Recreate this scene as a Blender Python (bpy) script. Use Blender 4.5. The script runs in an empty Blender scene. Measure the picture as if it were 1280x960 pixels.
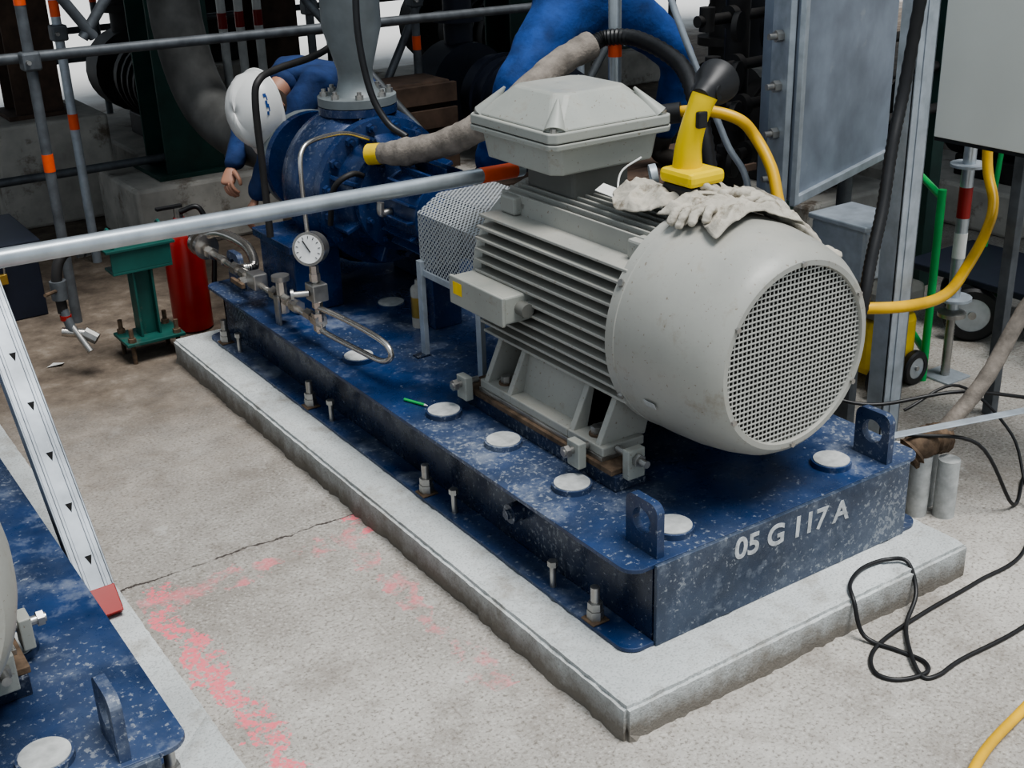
import bpy, bmesh, math, random
import numpy as np
from mathutils import Vector as V, Matrix, noise
random.seed(7)
# ---------------------------------------------------------------- materials
def nt(name):
    m=bpy.data.materials.new(name); m.use_nodes=True; n=m.node_tree
    return m,n,n.nodes['Principled BSDF']
def N(n,t,**k):
    x=n.nodes.new(t)
    for a,b in k.items(): setattr(x,a,b)
    return x
def ramp(n,src,stops):
    r=N(n,'ShaderNodeValToRGB'); e=r.color_ramp.elements
    while len(e)<len(stops): e.new(.5)
    for i,(p,c) in enumerate(stops):
        e[i].position=p; e[i].color=(*c,1) if len(c)==3 else c
    n.links.new(src,r.inputs[0]); return r.outputs[0]
def mixc(n,fac,a,b,bt='MIX'):
    x=N(n,'ShaderNodeMix',data_type='RGBA',blend_type=bt)
    for s,v in ((0,fac),(6,a),(7,b)):
        if isinstance(v,(int,float)): x.inputs[s].default_value=v
        elif isinstance(v,tuple): x.inputs[s].default_value=(*v,1) if len(v)==3 else v
        else: n.links.new(v,x.inputs[s])
    return x.outputs[2]
def mth(n,op,a,b=0.0,c=None):
    x=N(n,'ShaderNodeMath',operation=op)
    for i,v in enumerate((a,b,c)):
        if v is None: continue
        if isinstance(v,(int,float)): x.inputs[i].default_value=v
        else: n.links.new(v,x.inputs[i])
    return x.outputs[0]
def noi(n,scale,detail=4,rough=.55,vec=None):
    if vec is None: vec=pos(n)
    x=N(n,'ShaderNodeTexNoise'); x.inputs['Scale'].default_value=scale; x.inputs['Detail'].default_value=detail; x.inputs['Roughness'].default_value=rough
    n.links.new(vec,x.inputs['Vector']); return x.outputs['Fac']
def pos(n):
    for x in n.nodes:
        if x.bl_idname=='ShaderNodeNewGeometry': return x.outputs['Position']
    return N(n,'ShaderNodeNewGeometry').outputs['Position']
def bump(n,b,src,st,dist=.01):
    x=N(n,'ShaderNodeBump'); x.inputs['Strength'].default_value=st; x.inputs['Distance'].default_value=dist
    n.links.new(src,x.inputs['Height']); n.links.new(x.outputs[0],b.inputs['Normal'])
def simple(name,c,rough=.5,metal=0,var=.15,scale=12,bm=0.,dust=None,dl=.6,dscale=6):
    m,n,b=nt(name)
    f=noi(n,scale)
    lo=tuple(x*(1-var) for x in c); hi=tuple(min(1,x*(1+var)) for x in c)
    col=ramp(n,f,[(.3,lo),(.7,hi)])
    if dust:
        d=noi(n,dscale,8,.7); k=ramp(n,d,[(dl,(0,0,0)),(dl+.12,(1,1,1))])
        col=mixc(n,k,col,dust)
    n.links.new(col,b.inputs['Base Color'])
    b.inputs['Roughness'].default_value=rough; b.inputs['Metallic'].default_value=metal
    if bm: bump(n,b,noi(n,scale*4,6),bm)
    return m
M={}
def motor_paint(name,c):
    m,n,b=nt(name)
    col=ramp(n,noi(n,3,6,.6),[(.3,tuple(x*.88 for x in c)),(.7,tuple(x*1.08 for x in c))])
    col=mixc(n,ramp(n,noi(n,12,10,.75),[(.55,(0,0,0)),(.72,(.65,.65,.65))]),col,(.22,.19,.14))
    col=mixc(n,ramp(n,noi(n,85,3,.6),[(.66,(0,0,0)),(.70,(.7,.7,.7))]),col,(.16,.12,.08))
    sx=N(n,'ShaderNodeSeparateXYZ'); n.links.new([x for x in n.nodes if x.bl_idname=='ShaderNodeNewGeometry'][0].outputs['Normal'],sx.inputs[0])
    up_=mth(n,'MULTIPLY',mth(n,'MAXIMUM',sx.outputs[2],0),noi(n,6,6,.65))
    col=mixc(n,ramp(n,up_,[(.35,(0,0,0)),(.62,(.55,.55,.55))]),col,(.40,.385,.34))
    n.links.new(col,b.inputs['Base Color']); n.links.new(ramp(n,noi(n,7,6,.6),[(.3,(.30,.30,.30)),(.7,(.52,.52,.52))]),b.inputs['Roughness'])
    bump(n,b,noi(n,30,5),.05); return m
M['motor']=motor_paint('motor_grey_paint',(.335,.335,.305))
M['motor_lid']=motor_paint('motor_lid_paint',(.325,.335,.305))
M['grill']=simple('fan_grille_wire',(.42,.42,.39),.42,0,.06,5)
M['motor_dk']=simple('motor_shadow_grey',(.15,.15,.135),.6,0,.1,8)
M['black']=simple('black_rubber',(.010,.010,.011),.45,0,.3,20)
M['void']=simple('interior_shade_black',(.006,.006,.006),.9)  # near-black that stands in for shade inside openings
M['steel']=simple('steel',(.40,.39,.37),.35,.85,.2,20)
M['rust']=simple('rusty_steel',(.13,.09,.06),.8,.3,.5,30,.2)
M['galv']=simple('galvanised_steel',(.38,.42,.46),.42,.35,.18,18)
M['galvmid']=simple('dull_galvanised_plank',(.25,.275,.30),.45,.4,.25,9,0,(.40,.42,.42),.6,12)
M['galvbright']=simple('galvanised_tube',(.46,.50,.53),.30,.7,.15,14)
M['galvdark']=simple('weathered_galvanised',(.12,.13,.14),.55,.4,.3,14)
M['chrome']=simple('stainless',(.55,.52,.48),.25,.9,.15,20)
M['green']=simple('green_paint',(.012,.045,.036),.5,0,.3,8,0,(.08,.08,.065),.66)
M['green2']=simple('teal_green_paint',(.012,.085,.07),.45,0,.2,8,0,(.12,.11,.09),.58)
M['lime']=simple('bright_green_paint',(.02,.38,.09),.4)
M['yellow']=simple('yellow_hose_rubber',(.66,.39,.02),.42,0,.15,10,0,(.35,.25,.1),.64)
M['dyellow']=simple('yellow_plastic',(.78,.56,.01),.35,0,.05)
M['orange']=simple('red_orange_tape',(.75,.10,.02),.5)
M['red']=simple('extinguisher_red',(.28,.014,.011),.3,0,.1)
M['cloth']=simple('glove_canvas',(.42,.39,.33),.9,0,.15,25,.3,(.18,.15,.11),.53,14)
M['lag']=simple('hose_lagging_cloth',(.20,.175,.15),.95,0,.35,18,.4)
M['overall']=simple('blue_overalls',(.010,.050,.20),.85,0,.35,10,.35)
M['navyover']=simple('navy_overalls',(.010,.032,.11),.85,0,.35,10,.35)
M['skin']=simple('skin',(.38,.20,.135),.55,0,.1)
M['hair']=simple('hair',(.035,.022,.014),.8)
M['helmet']=simple('helmet_white',(.62,.62,.60),.3,0,.05,6,0,(.4,.38,.35),.62)
M['boot']=simple('boot_leather',(.03,.025,.02),.6)
M['white']=simple('white_plastic',(.66,.66,.63),.5)
M['cab']=simple('cabinet_grey',(.66,.67,.62),.45,0,.03,3)
M['label']=simple('yellow_label',(.72,.50,.03),.5)
M['grout']=simple('grout_cap',(.43,.44,.43),.75,0,.2,30,.1)
M['brown']=simple('brown_timber',(.075,.048,.034),.85,0,.4,10)
M['brass']=simple('brass',(.6,.4,.1),.35,.9)
M['pale']=simple('pale_concrete',(.42,.40,.36),.85,0,.25,6,.2,(.16,.13,.10),.55,5)
M['navy']=simple('dark_navy_steel',(.012,.016,.03),.5)
M['pipegrey']=simple('pump_pipe_grey',(.17,.19,.195),.5,.1,.2,8,0,(.28,.27,.25),.62)
M['blackpipe']=simple('dark_pipe',(.028,.026,.025),.6,.2,.4,8)
M['suction']=simple('weathered_suction_pipe',(.065,.065,.062),.6,.2,.4,8)
M['glass']=simple('gauge_face',(.8,.8,.78),.15)
M['ductsteel']=simple('galvanised_duct_panel',(.25,.29,.35),.42,.3,.25,5,.05,(.38,.40,.43),.58,3)
def blue(name,dl,sc=5,base=(.012,.038,.12),film=.5,spk=.4,wh=.75):
    m,n,b=nt(name)
    f=noi(n,6); col=ramp(n,f,[(.3,tuple(x*.6 for x in base)),(.7,tuple(x*1.35 for x in base))])
    d0=noi(n,1.8,5,.6); k0=ramp(n,d0,[(.40,(0,0,0)),(.68,(film,film,film))])
    col=mixc(n,k0,col,(.13,.155,.20))
    d1=noi(n,sc,12,.76); k1=ramp(n,d1,[(dl,(0,0,0)),(dl+.07,(wh*.4,)*3),(dl+.20,(wh,)*3)])
    col=mixc(n,k1,col,(.30,.33,.37))
    d2=noi(n,70,4,.65); k2=ramp(n,mth(n,'ADD',mth(n,'MULTIPLY',d2,.7),mth(n,'MULTIPLY',d0,.3)),[(.575,(0,0,0)),(.61,(spk,spk,spk))])
    col=mixc(n,k2,col,(.36,.38,.40))
    n.links.new(col,b.inputs['Base Color'])
    rr=ramp(n,d1,[(dl-.1,(.26,.26,.26)),(dl+.12,(.70,.70,.70))]); n.links.new(rr,b.inputs['Roughness'])
    return m
M['bluedeck']=blue('blue_deck_paint_dusty',.535,4.2,(.009,.030,.095),.40,.45,.62)
M['blueside']=blue('blue_side_paint',.58,9,(.007,.016,.045),.2,.45,.45)
M['bluefront']=blue('blue_front_paint_scuffed',.52,26,(.022,.038,.072),.55,.5,.5)
M['pump']=blue('pump_blue_paint',.62,8,(.007,.026,.092),.15,.15,.35)
def concrete(name,c,bs=.5,stain=(.2,.17,.13)):
    m,n,b=nt(name)
    a=noi(n,2.2,6,.6); col=ramp(n,a,[(.3,tuple(x*.80 for x in c)),(.7,tuple(min(1,x*1.15) for x in c))])
    s=noi(n,150,2,.5); col=mixc(n,ramp(n,s,[(.36,(.5,.5,.5)),(.46,(0,0,0))]),col,tuple(x*.5 for x in c))
    t=noi(n,6,9,.75); col=mixc(n,ramp(n,t,[(.52,(0,0,0)),(.68,(.55,.55,.55))]),col,stain)
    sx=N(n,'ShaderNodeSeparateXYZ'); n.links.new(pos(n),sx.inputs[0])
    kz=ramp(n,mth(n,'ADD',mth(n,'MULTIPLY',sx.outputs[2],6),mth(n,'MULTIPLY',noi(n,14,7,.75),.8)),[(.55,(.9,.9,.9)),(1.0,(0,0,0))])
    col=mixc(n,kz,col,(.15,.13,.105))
    n.links.new(col,b.inputs['Base Color']); b.inputs['Roughness'].default_value=.85
    h=mth(n,'ADD',noi(n,25,6,.6),mth(n,'MULTIPLY',s,.4)); bump(n,b,h,bs,.008)
    return m
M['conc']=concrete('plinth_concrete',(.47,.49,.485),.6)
def floor_mat():
    m,n,b=nt('floor_concrete_and_dirt')
    P=pos(n); sx=N(n,'ShaderNodeSeparateXYZ'); n.links.new(P,sx.inputs[0]); X,Y=sx.outputs[0],sx.outputs[1]
    a=noi(n,1.3,8,.68); col=ramp(n,a,[(.32,(.22,.20,.175)),(.68,(.47,.45,.415))])
    ag=noi(n,95,4,.65); col=mixc(n,ramp(n,ag,[(.36,(.7,.7,.7)),(.47,(0,0,0))]),col,(.13,.115,.095))
    col=mixc(n,ramp(n,ag,[(.56,(0,0,0)),(.66,(.5,.5,.5))]),col,(.60,.58,.54))
    sp=noi(n,30,4,.7); col=mixc(n,ramp(n,sp,[(.62,(0,0,0)),(.69,(.6,.6,.6))]),col,(.13,.11,.09))
    st=noi(n,3.2,10,.78); col=mixc(n,ramp(n,st,[(.50,(0,0,0)),(.64,(.55,.55,.55))]),col,(.17,.145,.12))
    lt=noi(n,5.5,8,.7); col=mixc(n,ramp(n,lt,[(.60,(0,0,0)),(.68,(.45,.45,.45))]),col,(.58,.57,.54))
    fy=mth(n,'ADD',Y,mth(n,'MULTIPLY',noi(n,2,5,.6),1.2))
    k=ramp(n,mth(n,'MULTIPLY',fy,.1),[(.20,(0,0,0)),(.36,(1,1,1))])
    shaded_dirt=ramp(n,noi(n,7,8,.7),[(.3,(.06,.045,.034)),(.55,(.15,.12,.092)),(.75,(.27,.23,.19))])  # brown dirt, its colour darkened to stand in for background shade
    col=mixc(n,k,col,shaded_dirt)
    far_lit=ramp(n,mth(n,'MULTIPLY',fy,.05),[(.47,(0,0,0)),(.53,(1,1,1))])  # far floor coloured pale so that it looks sunlit
    col=mixc(n,far_lit,col,(.60,.59,.57))
    wob=mth(n,'MULTIPLY',mth(n,'SUBTRACT',noi(n,6,5,.65),.5),.32)
    Xw=mth(n,'ADD',X,wob); Yw=mth(n,'ADD',Y,wob)
    def band(v,c,w): return mth(n,'LESS_THAN',mth(n,'ABSOLUTE',mth(n,'SUBTRACT',v,c)),w)
    def rng(v,lo,hi): return mth(n,'MULTIPLY',mth(n,'GREATER_THAN',v,lo),mth(n,'LESS_THAN',v,hi))
    p1=mth(n,'MULTIPLY',band(Xw,-.925,.045),rng(Y,.2,1.24))
    p2=mth(n,'MULTIPLY',band(Yw,1.15,.035),rng(X,-.99,-.22))
    p3=mth(n,'MULTIPLY',band(Xw,-.33,.035),rng(Y,.2,1.2))
    p4=mth(n,'MULTIPLY',band(Xw,-.24,.03),rng(Y,1.13,1.27))
    brk=mth(n,'MULTIPLY',ramp(n,noi(n,44,4,.75),[(.44,(0,0,0)),(.52,(1,1,1))]),ramp(n,noi(n,12,4,.7),[(.44,(.0,.0,.0)),(.50,(1,1,1))])); brk2=ramp(n,noi(n,9,6,.7),[(.48,(0,0,0)),(.60,(.7,.7,.7))])
    m1=mth(n,'MULTIPLY',mth(n,'MAXIMUM',p1,p4),brk); m2=mth(n,'MULTIPLY',mth(n,'MULTIPLY',mth(n,'MAXIMUM',p2,p3),brk2),.65)
    col=mixc(n,mth(n,'MINIMUM',mth(n,'MAXIMUM',m1,m2),.8),col,(.80,.15,.19))
    wc=mth(n,'MULTIPLY',mth(n,'SUBTRACT',noi(n,6,6,.7),.5),.10)
    ck=mth(n,'MULTIPLY',mth(n,'MULTIPLY',band(mth(n,'ADD',Y,wc),1.275,.0045),rng(X,-1.05,-.2)),ramp(n,noi(n,16,3,.6),[(.35,(.2,.2,.2)),(.5,(1,1,1))]))
    col=mixc(n,ck,col,(.06,.05,.045))
    n.links.new(col,b.inputs['Base Color']); b.inputs['Roughness'].default_value=.88
    bump(n,b,mth(n,'SUBTRACT',mth(n,'ADD',noi(n,30,6,.65),mth(n,'MULTIPLY',ag,.4)),ck),.5,.008)
    return m
M['floor']=floor_mat()
def perf_mat(name,c,pitch,rad):
    m,n,b=nt(name)
    P=pos(n); sx=N(n,'ShaderNodeSeparateXYZ'); n.links.new(P,sx.inputs[0])
    b.inputs['Base Color'].default_value=(*c,1); b.inputs['Roughness'].default_value=.5; b.inputs['Metallic'].default_value=.3
    ge=[x for x in n.nodes if x.bl_idname=='ShaderNodeNewGeometry'][0]
    sn=N(n,'ShaderNodeSeparateXYZ'); n.links.new(ge.outputs['True Normal'],sn.inputs[0])
    def cell(a,bb,off):
        u=mth(n,'SUBTRACT',mth(n,'FRACT',mth(n,'ADD',mth(n,'MULTIPLY',a,1/pitch),off+50)),.5)
        v=mth(n,'SUBTRACT',mth(n,'FRACT',mth(n,'ADD',mth(n,'MULTIPLY',bb,1/pitch),off+50)),.5)
        return mth(n,'LESS_THAN',mth(n,'ADD',mth(n,'MULTIPLY',u,u),mth(n,'MULTIPLY',v,v)),rad*rad)
    X,Y,Z=sx.outputs
    hx=mth(n,'MAXIMUM',cell(Y,Z,0),cell(Y,Z,.5)); hz=mth(n,'MAXIMUM',cell(X,Y,0),cell(X,Y,.5)); hy=mth(n,'MAXIMUM',cell(X,Z,0),cell(X,Z,.5))
    isx=mth(n,'GREATER_THAN',mth(n,'ABSOLUTE',sn.outputs[0]),.75); isy=mth(n,'GREATER_THAN',mth(n,'ABSOLUTE',sn.outputs[1]),.75)
    isz=mth(n,'SUBTRACT',1,mth(n,'MAXIMUM',isx,isy))
    hole=mth(n,'ADD',mth(n,'ADD',mth(n,'MULTIPLY',hx,isx),mth(n,'MULTIPLY',hy,isy)),mth(n,'MULTIPLY',hz,isz))
    n.links.new(mth(n,'SUBTRACT',1,hole),b.inputs['Alpha'])
    return m
M['perf']=perf_mat('perforated_sheet',(.42,.44,.45),.019,.25)
# ---------------------------------------------------------------- mesh helpers
class G:
    """one real-world object: an Empty with part children"""
    def __init__(s,name): s.e=bpy.data.objects.new(name,None); s.e.empty_display_size=.1; bpy.context.collection.objects.link(s.e); s.parts=[]
    def add(s,part,me,mat,smooth=False,bev=0,mods=()):
        o=bpy.data.objects.new(part,me); bpy.context.collection.objects.link(o)
        if isinstance(mat,str): mat=M[mat]
        me.materials.append(mat)
        if smooth:
            for p in me.polygons: p.use_smooth=True
            try: me.set_sharp_from_angle(angle=math.radians(38))
            except Exception: pass
        if bev:
            b=o.modifiers.new('b','BEVEL'); b.width=bev; b.segments=2; b.limit_method='ANGLE'
        o.parent=s.e; s.parts.append(o); return o
    def box(s,part,lo,hi,mat,bev=.003,rot=None,cen=None):
        bm=bmesh.new(); bmesh.ops.create_cube(bm,size=1)
        lo=V(lo);hi=V(hi); c=(lo+hi)/2; d=hi-lo
        for v in bm.verts: v.co=V((v.co.x*d.x,v.co.y*d.y,v.co.z*d.z))
        if rot is not None: bmesh.ops.transform(bm,matrix=rot.to_4x4(),verts=bm.verts)
        for v in bm.verts: v.co+=c
        me=bpy.data.meshes.new(part); bm.to_mesh(me); bm.free()
        return s.add(part,me,mat,bev=bev)
    def bar(s,part,a,b,w,t,mat,side=(0,0,1),bev=.002):
        a=V(a);b=V(b); z=(b-a).normalized(); x=(V(side)-z*V(side).dot(z)).normalized(); y=z.cross(x)
        R3=Matrix((x,y,z)).transposed(); bm=bmesh.new(); bmesh.ops.create_cube(bm,size=1)
        for v in bm.verts: v.co=(a+b)/2+R3@V((v.co.x*w,v.co.y*t,v.co.z*(b-a).length))
        me=bpy.data.meshes.new(part); bm.to_mesh(me); bm.free(); return s.add(part,me,mat,bev=bev)
    def cyl(s,part,a,b,r,mat,r2=None,seg=24,cap=True,bev=0):
        a=V(a);b=V(b); r2=r if r2 is None else r2
        bm=bmesh.new(); bmesh.ops.create_cone(bm,cap_ends=cap,segments=seg,radius1=r,radius2=r2,depth=(b-a).length)
        q=(b-a).to_track_quat('Z','Y'); bmesh.ops.transform(bm,matrix=Matrix.Translation((a+b)/2)@q.to_matrix().to_4x4(),verts=bm.verts)
        me=bpy.data.meshes.new(part); bm.to_mesh(me); bm.free()
        return s.add(part,me,mat,smooth=seg>8,bev=bev)
    def lathe(s,part,org,axis,prof,mat,seg=48):
        q=V(axis).to_track_quat('Z','Y').to_matrix(); org=V(org)
        vs=[];fs=[]
        for d,r in prof:
            for k in range(seg):
                t=2*math.pi*k/seg; vs.append(org+q@V((r*math.cos(t),r*math.sin(t),d)))
        for i in range(len(prof)-1):
            for k in range(seg):
                fs.append((i*seg+k,i*seg+(k+1)%seg,(i+1)*seg+(k+1)%seg,(i+1)*seg+k))
        if prof[0][1]>1e-4 and prof[0]!=prof[-1]: fs.append(tuple(reversed(range(seg))))
        if prof[-1][1]>1e-4 and prof[0]!=prof[-1]: fs.append(tuple((len(prof)-1)*seg+k for k in range(seg)))
        me=bpy.data.meshes.new(part); me.from_pydata([tuple(v) for v in vs],[],fs)
        bm=bmesh.new(); bm.from_mesh(me); bmesh.ops.remove_doubles(bm,verts=bm.verts,dist=1e-5); bmesh.ops.recalc_face_normals(bm,faces=bm.faces); bm.to_mesh(me); bm.free()
        return s.add(part,me,mat,smooth=True)
    def tube(s,part,pts,r,mat,seg=12,sub=8,smoothpath=True,rfun=None):
        pts=[V(p) for p in pts]
        if smoothpath and len(pts)>2:
            q=[];P=[2*pts[0]-pts[1]]+pts+[2*pts[-1]-pts[-2]]
            for i in range(1,len(P)-2):
                for k in range(sub):
                    t=k/sub;a,b,c,d=P[i-1:i+3]
                    q.append(.5*((2*b)+(c-a)*t+(2*a-5*b+4*c-d)*t*t+(3*b-a-3*c+d)*t**3))
            q.append(pts[-1]); pts=q
        vs=[];fs=[];n=len(pts)
        T=[(pts[min(i+1,n-1)]-pts[max(i-1,0)]).normalized() for i in range(n)]
        u=T[0].orthogonal().normalized()
        for i in range(n):
            u=(u-T[i]*u.dot(T[i])).normalized(); w=T[i].cross(u)
            rr=r if rfun is None else r*rfun(i/(n-1),i)
            for k in range(seg):
                t=2*math.pi*k/seg; vs.append(tuple(pts[i]+(u*math.cos(t)+w*math.sin(t))*rr))
        for i in range(n-1):
            for k in range(seg): fs.append((i*seg+k,i*seg+(k+1)%seg,(i+1)*seg+(k+1)%seg,(i+1)*seg+k))
        fs.append(tuple(reversed(range(seg)))); fs.append(tuple((n-1)*seg+k for k in range(seg)))
        me=bpy.data.meshes.new(part); me.from_pydata(vs,[],fs)
        return s.add(part,me,mat,smooth=True)
    def prism(s,part,poly,axis,lo,hi,mat,bev=.002,holes=()):
        def mk(p,val):
            if axis==0: return (val,p[0],p[1])
            if axis==1: return (p[0],val,p[1])
            return (p[0],p[1],val)
        bm=bmesh.new(); edges=[]
        for ring in [poly]+list(holes):
            vv=[bm.verts.new(mk(p,lo)) for p in ring]
            edges+=[bm.edges.new((vv[i],vv[(i+1)%len(vv)])) for i in range(len(vv))]
        if holes: bmesh.ops.triangle_fill(bm,use_beauty=True,use_dissolve=False,edges=edges)
        else: bm.faces.new([v for v in bm.verts])
        r=bmesh.ops.extrude_face_region(bm,geom=bm.faces[:])
        dv=V(mk((0,0),hi-lo)); 
        for g in r['geom']:
            if isinstance(g,bmesh.types.BMVert): g.co+=dv
        bmesh.ops.recalc_face_normals(bm,faces=bm.faces)
        me=bpy.data.meshes.new(part); bm.to_mesh(me); bm.free()
        return s.add(part,me,mat,bev=0 if holes else bev)
    def bolt(s,part,base,axis,r,h,mat='steel',shank=0):
        base=V(base);a=V(axis).normalized()
        if shank: s.cyl(part+'_shank',base,base+a*(h+shank),r*.55,mat,seg=12)
        s.cyl(part+'_nut',base,base+a*h,r,mat,seg=6)
    def skin(s,part,chains,mat,level=2):
        vs=[];es=[];rad=[]
        def idx(p,r):
            for i,q in enumerate(vs):
                if (q-p).length<1e-5: return i
            vs.append(p);rad.append(r);return len(vs)-1
        for pts,rs in chains:
            prev=None
            for p,r in zip(pts,rs):
                i=idx(V(p),r if isinstance(r,tuple) else (r,r))
                if prev is not None and i!=prev: es.append((prev,i))
                prev=i
        me=bpy.data.meshes.new(part); me.from_pydata([tuple(v) for v in vs],es,[])
        ob=s.add(part,me,mat); md=ob.modifiers.new('skin','SKIN'); md.use_smooth_shade=True
        for i,r in enumerate(rad): me.skin_vertices[0].data[i].radius=r
        me.skin_vertices[0].data[0].use_root=True
        u=ob.modifiers.new('sub','SUBSURF'); u.levels=level; u.render_levels=level
        return ob
    def done(s):
        cs=[V(c) for o in s.parts if o.type=='MESH' and len(o.data.vertices) for c in [o.data.vertices[0].co,o.data.vertices[-1].co]]
        if cs:
            c=sum(cs,V())/len(cs); zm=min(v.z for v in cs); c.z=zm
            s.e.location=c
            for o in s.parts: o.matrix_parent_inverse=Matrix.Translation(-c)
        return s
def circ(cx,cy,r,n=24,a0=0,a1=2*math.pi):
    return [(cx+r*math.cos(a0+(a1-a0)*i/n),cy+r*math.sin(a0+(a1-a0)*i/n)) for i in range(n)]
W,L,HP,H=.954,2.88,.106,.24; ZD=HP+H; CX=W/2; ZA=.787
# ---------------------------------------------------------------- ground
def grid_plane(name,x0,x1,y0,y1,z,mat):
    me=bpy.data.meshes.new(name); me.from_pydata([(x0,y0,z),(x1,y0,z),(x1,y1,z),(x0,y1,z)],[],[(0,1,2,3)])
    o=bpy.data.objects.new(name,me); bpy.context.collection.objects.link(o); me.materials.append(M[mat]); return o
grid_plane('floor',-14,22,-6,34,0,'floor')
# ---------------------------------------------------------------- plinth
def plinth(dx,dy,mr):
    g=G('concrete_plinth')
    bm=bmesh.new(); bmesh.ops.create_cube(bm,size=1)
    x0,x1,y0,y1=-.222+dx,W+mr+dx,-.16+dy,2.956+dy
    for v in bm.verts: v.co=V(((x0+x1)/2+v.co.x*(x1-x0),(y0+y1)/2+v.co.y*(y1-y0),HP/2+v.co.z*HP))
    bmesh.ops.bevel(bm,geom=[e for e in bm.edges if max(v.co.z for v in e.verts)>.1],offset=.010,segments=2,affect='EDGES')
    bmesh.ops.subdivide_edges(bm,edges=bm.edges[:],cuts=1)
    for _ in range(6):
        el=[e for e in bm.edges if e.calc_length()>.035]
        if not el: break
        bmesh.ops.subdivide_edges(bm,edges=el,cuts=1,use_grid_fill=True)
    bmesh.ops.triangulate(bm,faces=bm.faces)
    for v in bm.verts:
        n_=noise.noise(v.co*6)*.004+noise.noise(v.co*38)*.005
        edge=min(abs(v.co.x-x0),abs(v.co.y-y0),abs(v.co.x-x1))
        if v.co.z>.09 and edge<.014: v.co.z-=max(0,n_)*1.8
        if edge<.014:
            k_=.7 if v.co.z>.05 else 2.2
            v.co.x+=n_*k_ if abs(v.co.x-x0)<.02 or abs(v.co.x-x1)<.02 else 0
            v.co.y+=n_*k_ if abs(v.co.y-y0)<.02 else 0
    me=bpy.data.meshes.new('plinth_block'); bm.to_mesh(me); bm.free()
    g.add('plinth_block',me,'conc',smooth=True); g.done()
plinth(0,0,.106); plinth(-2.22,.05,.222)
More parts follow.
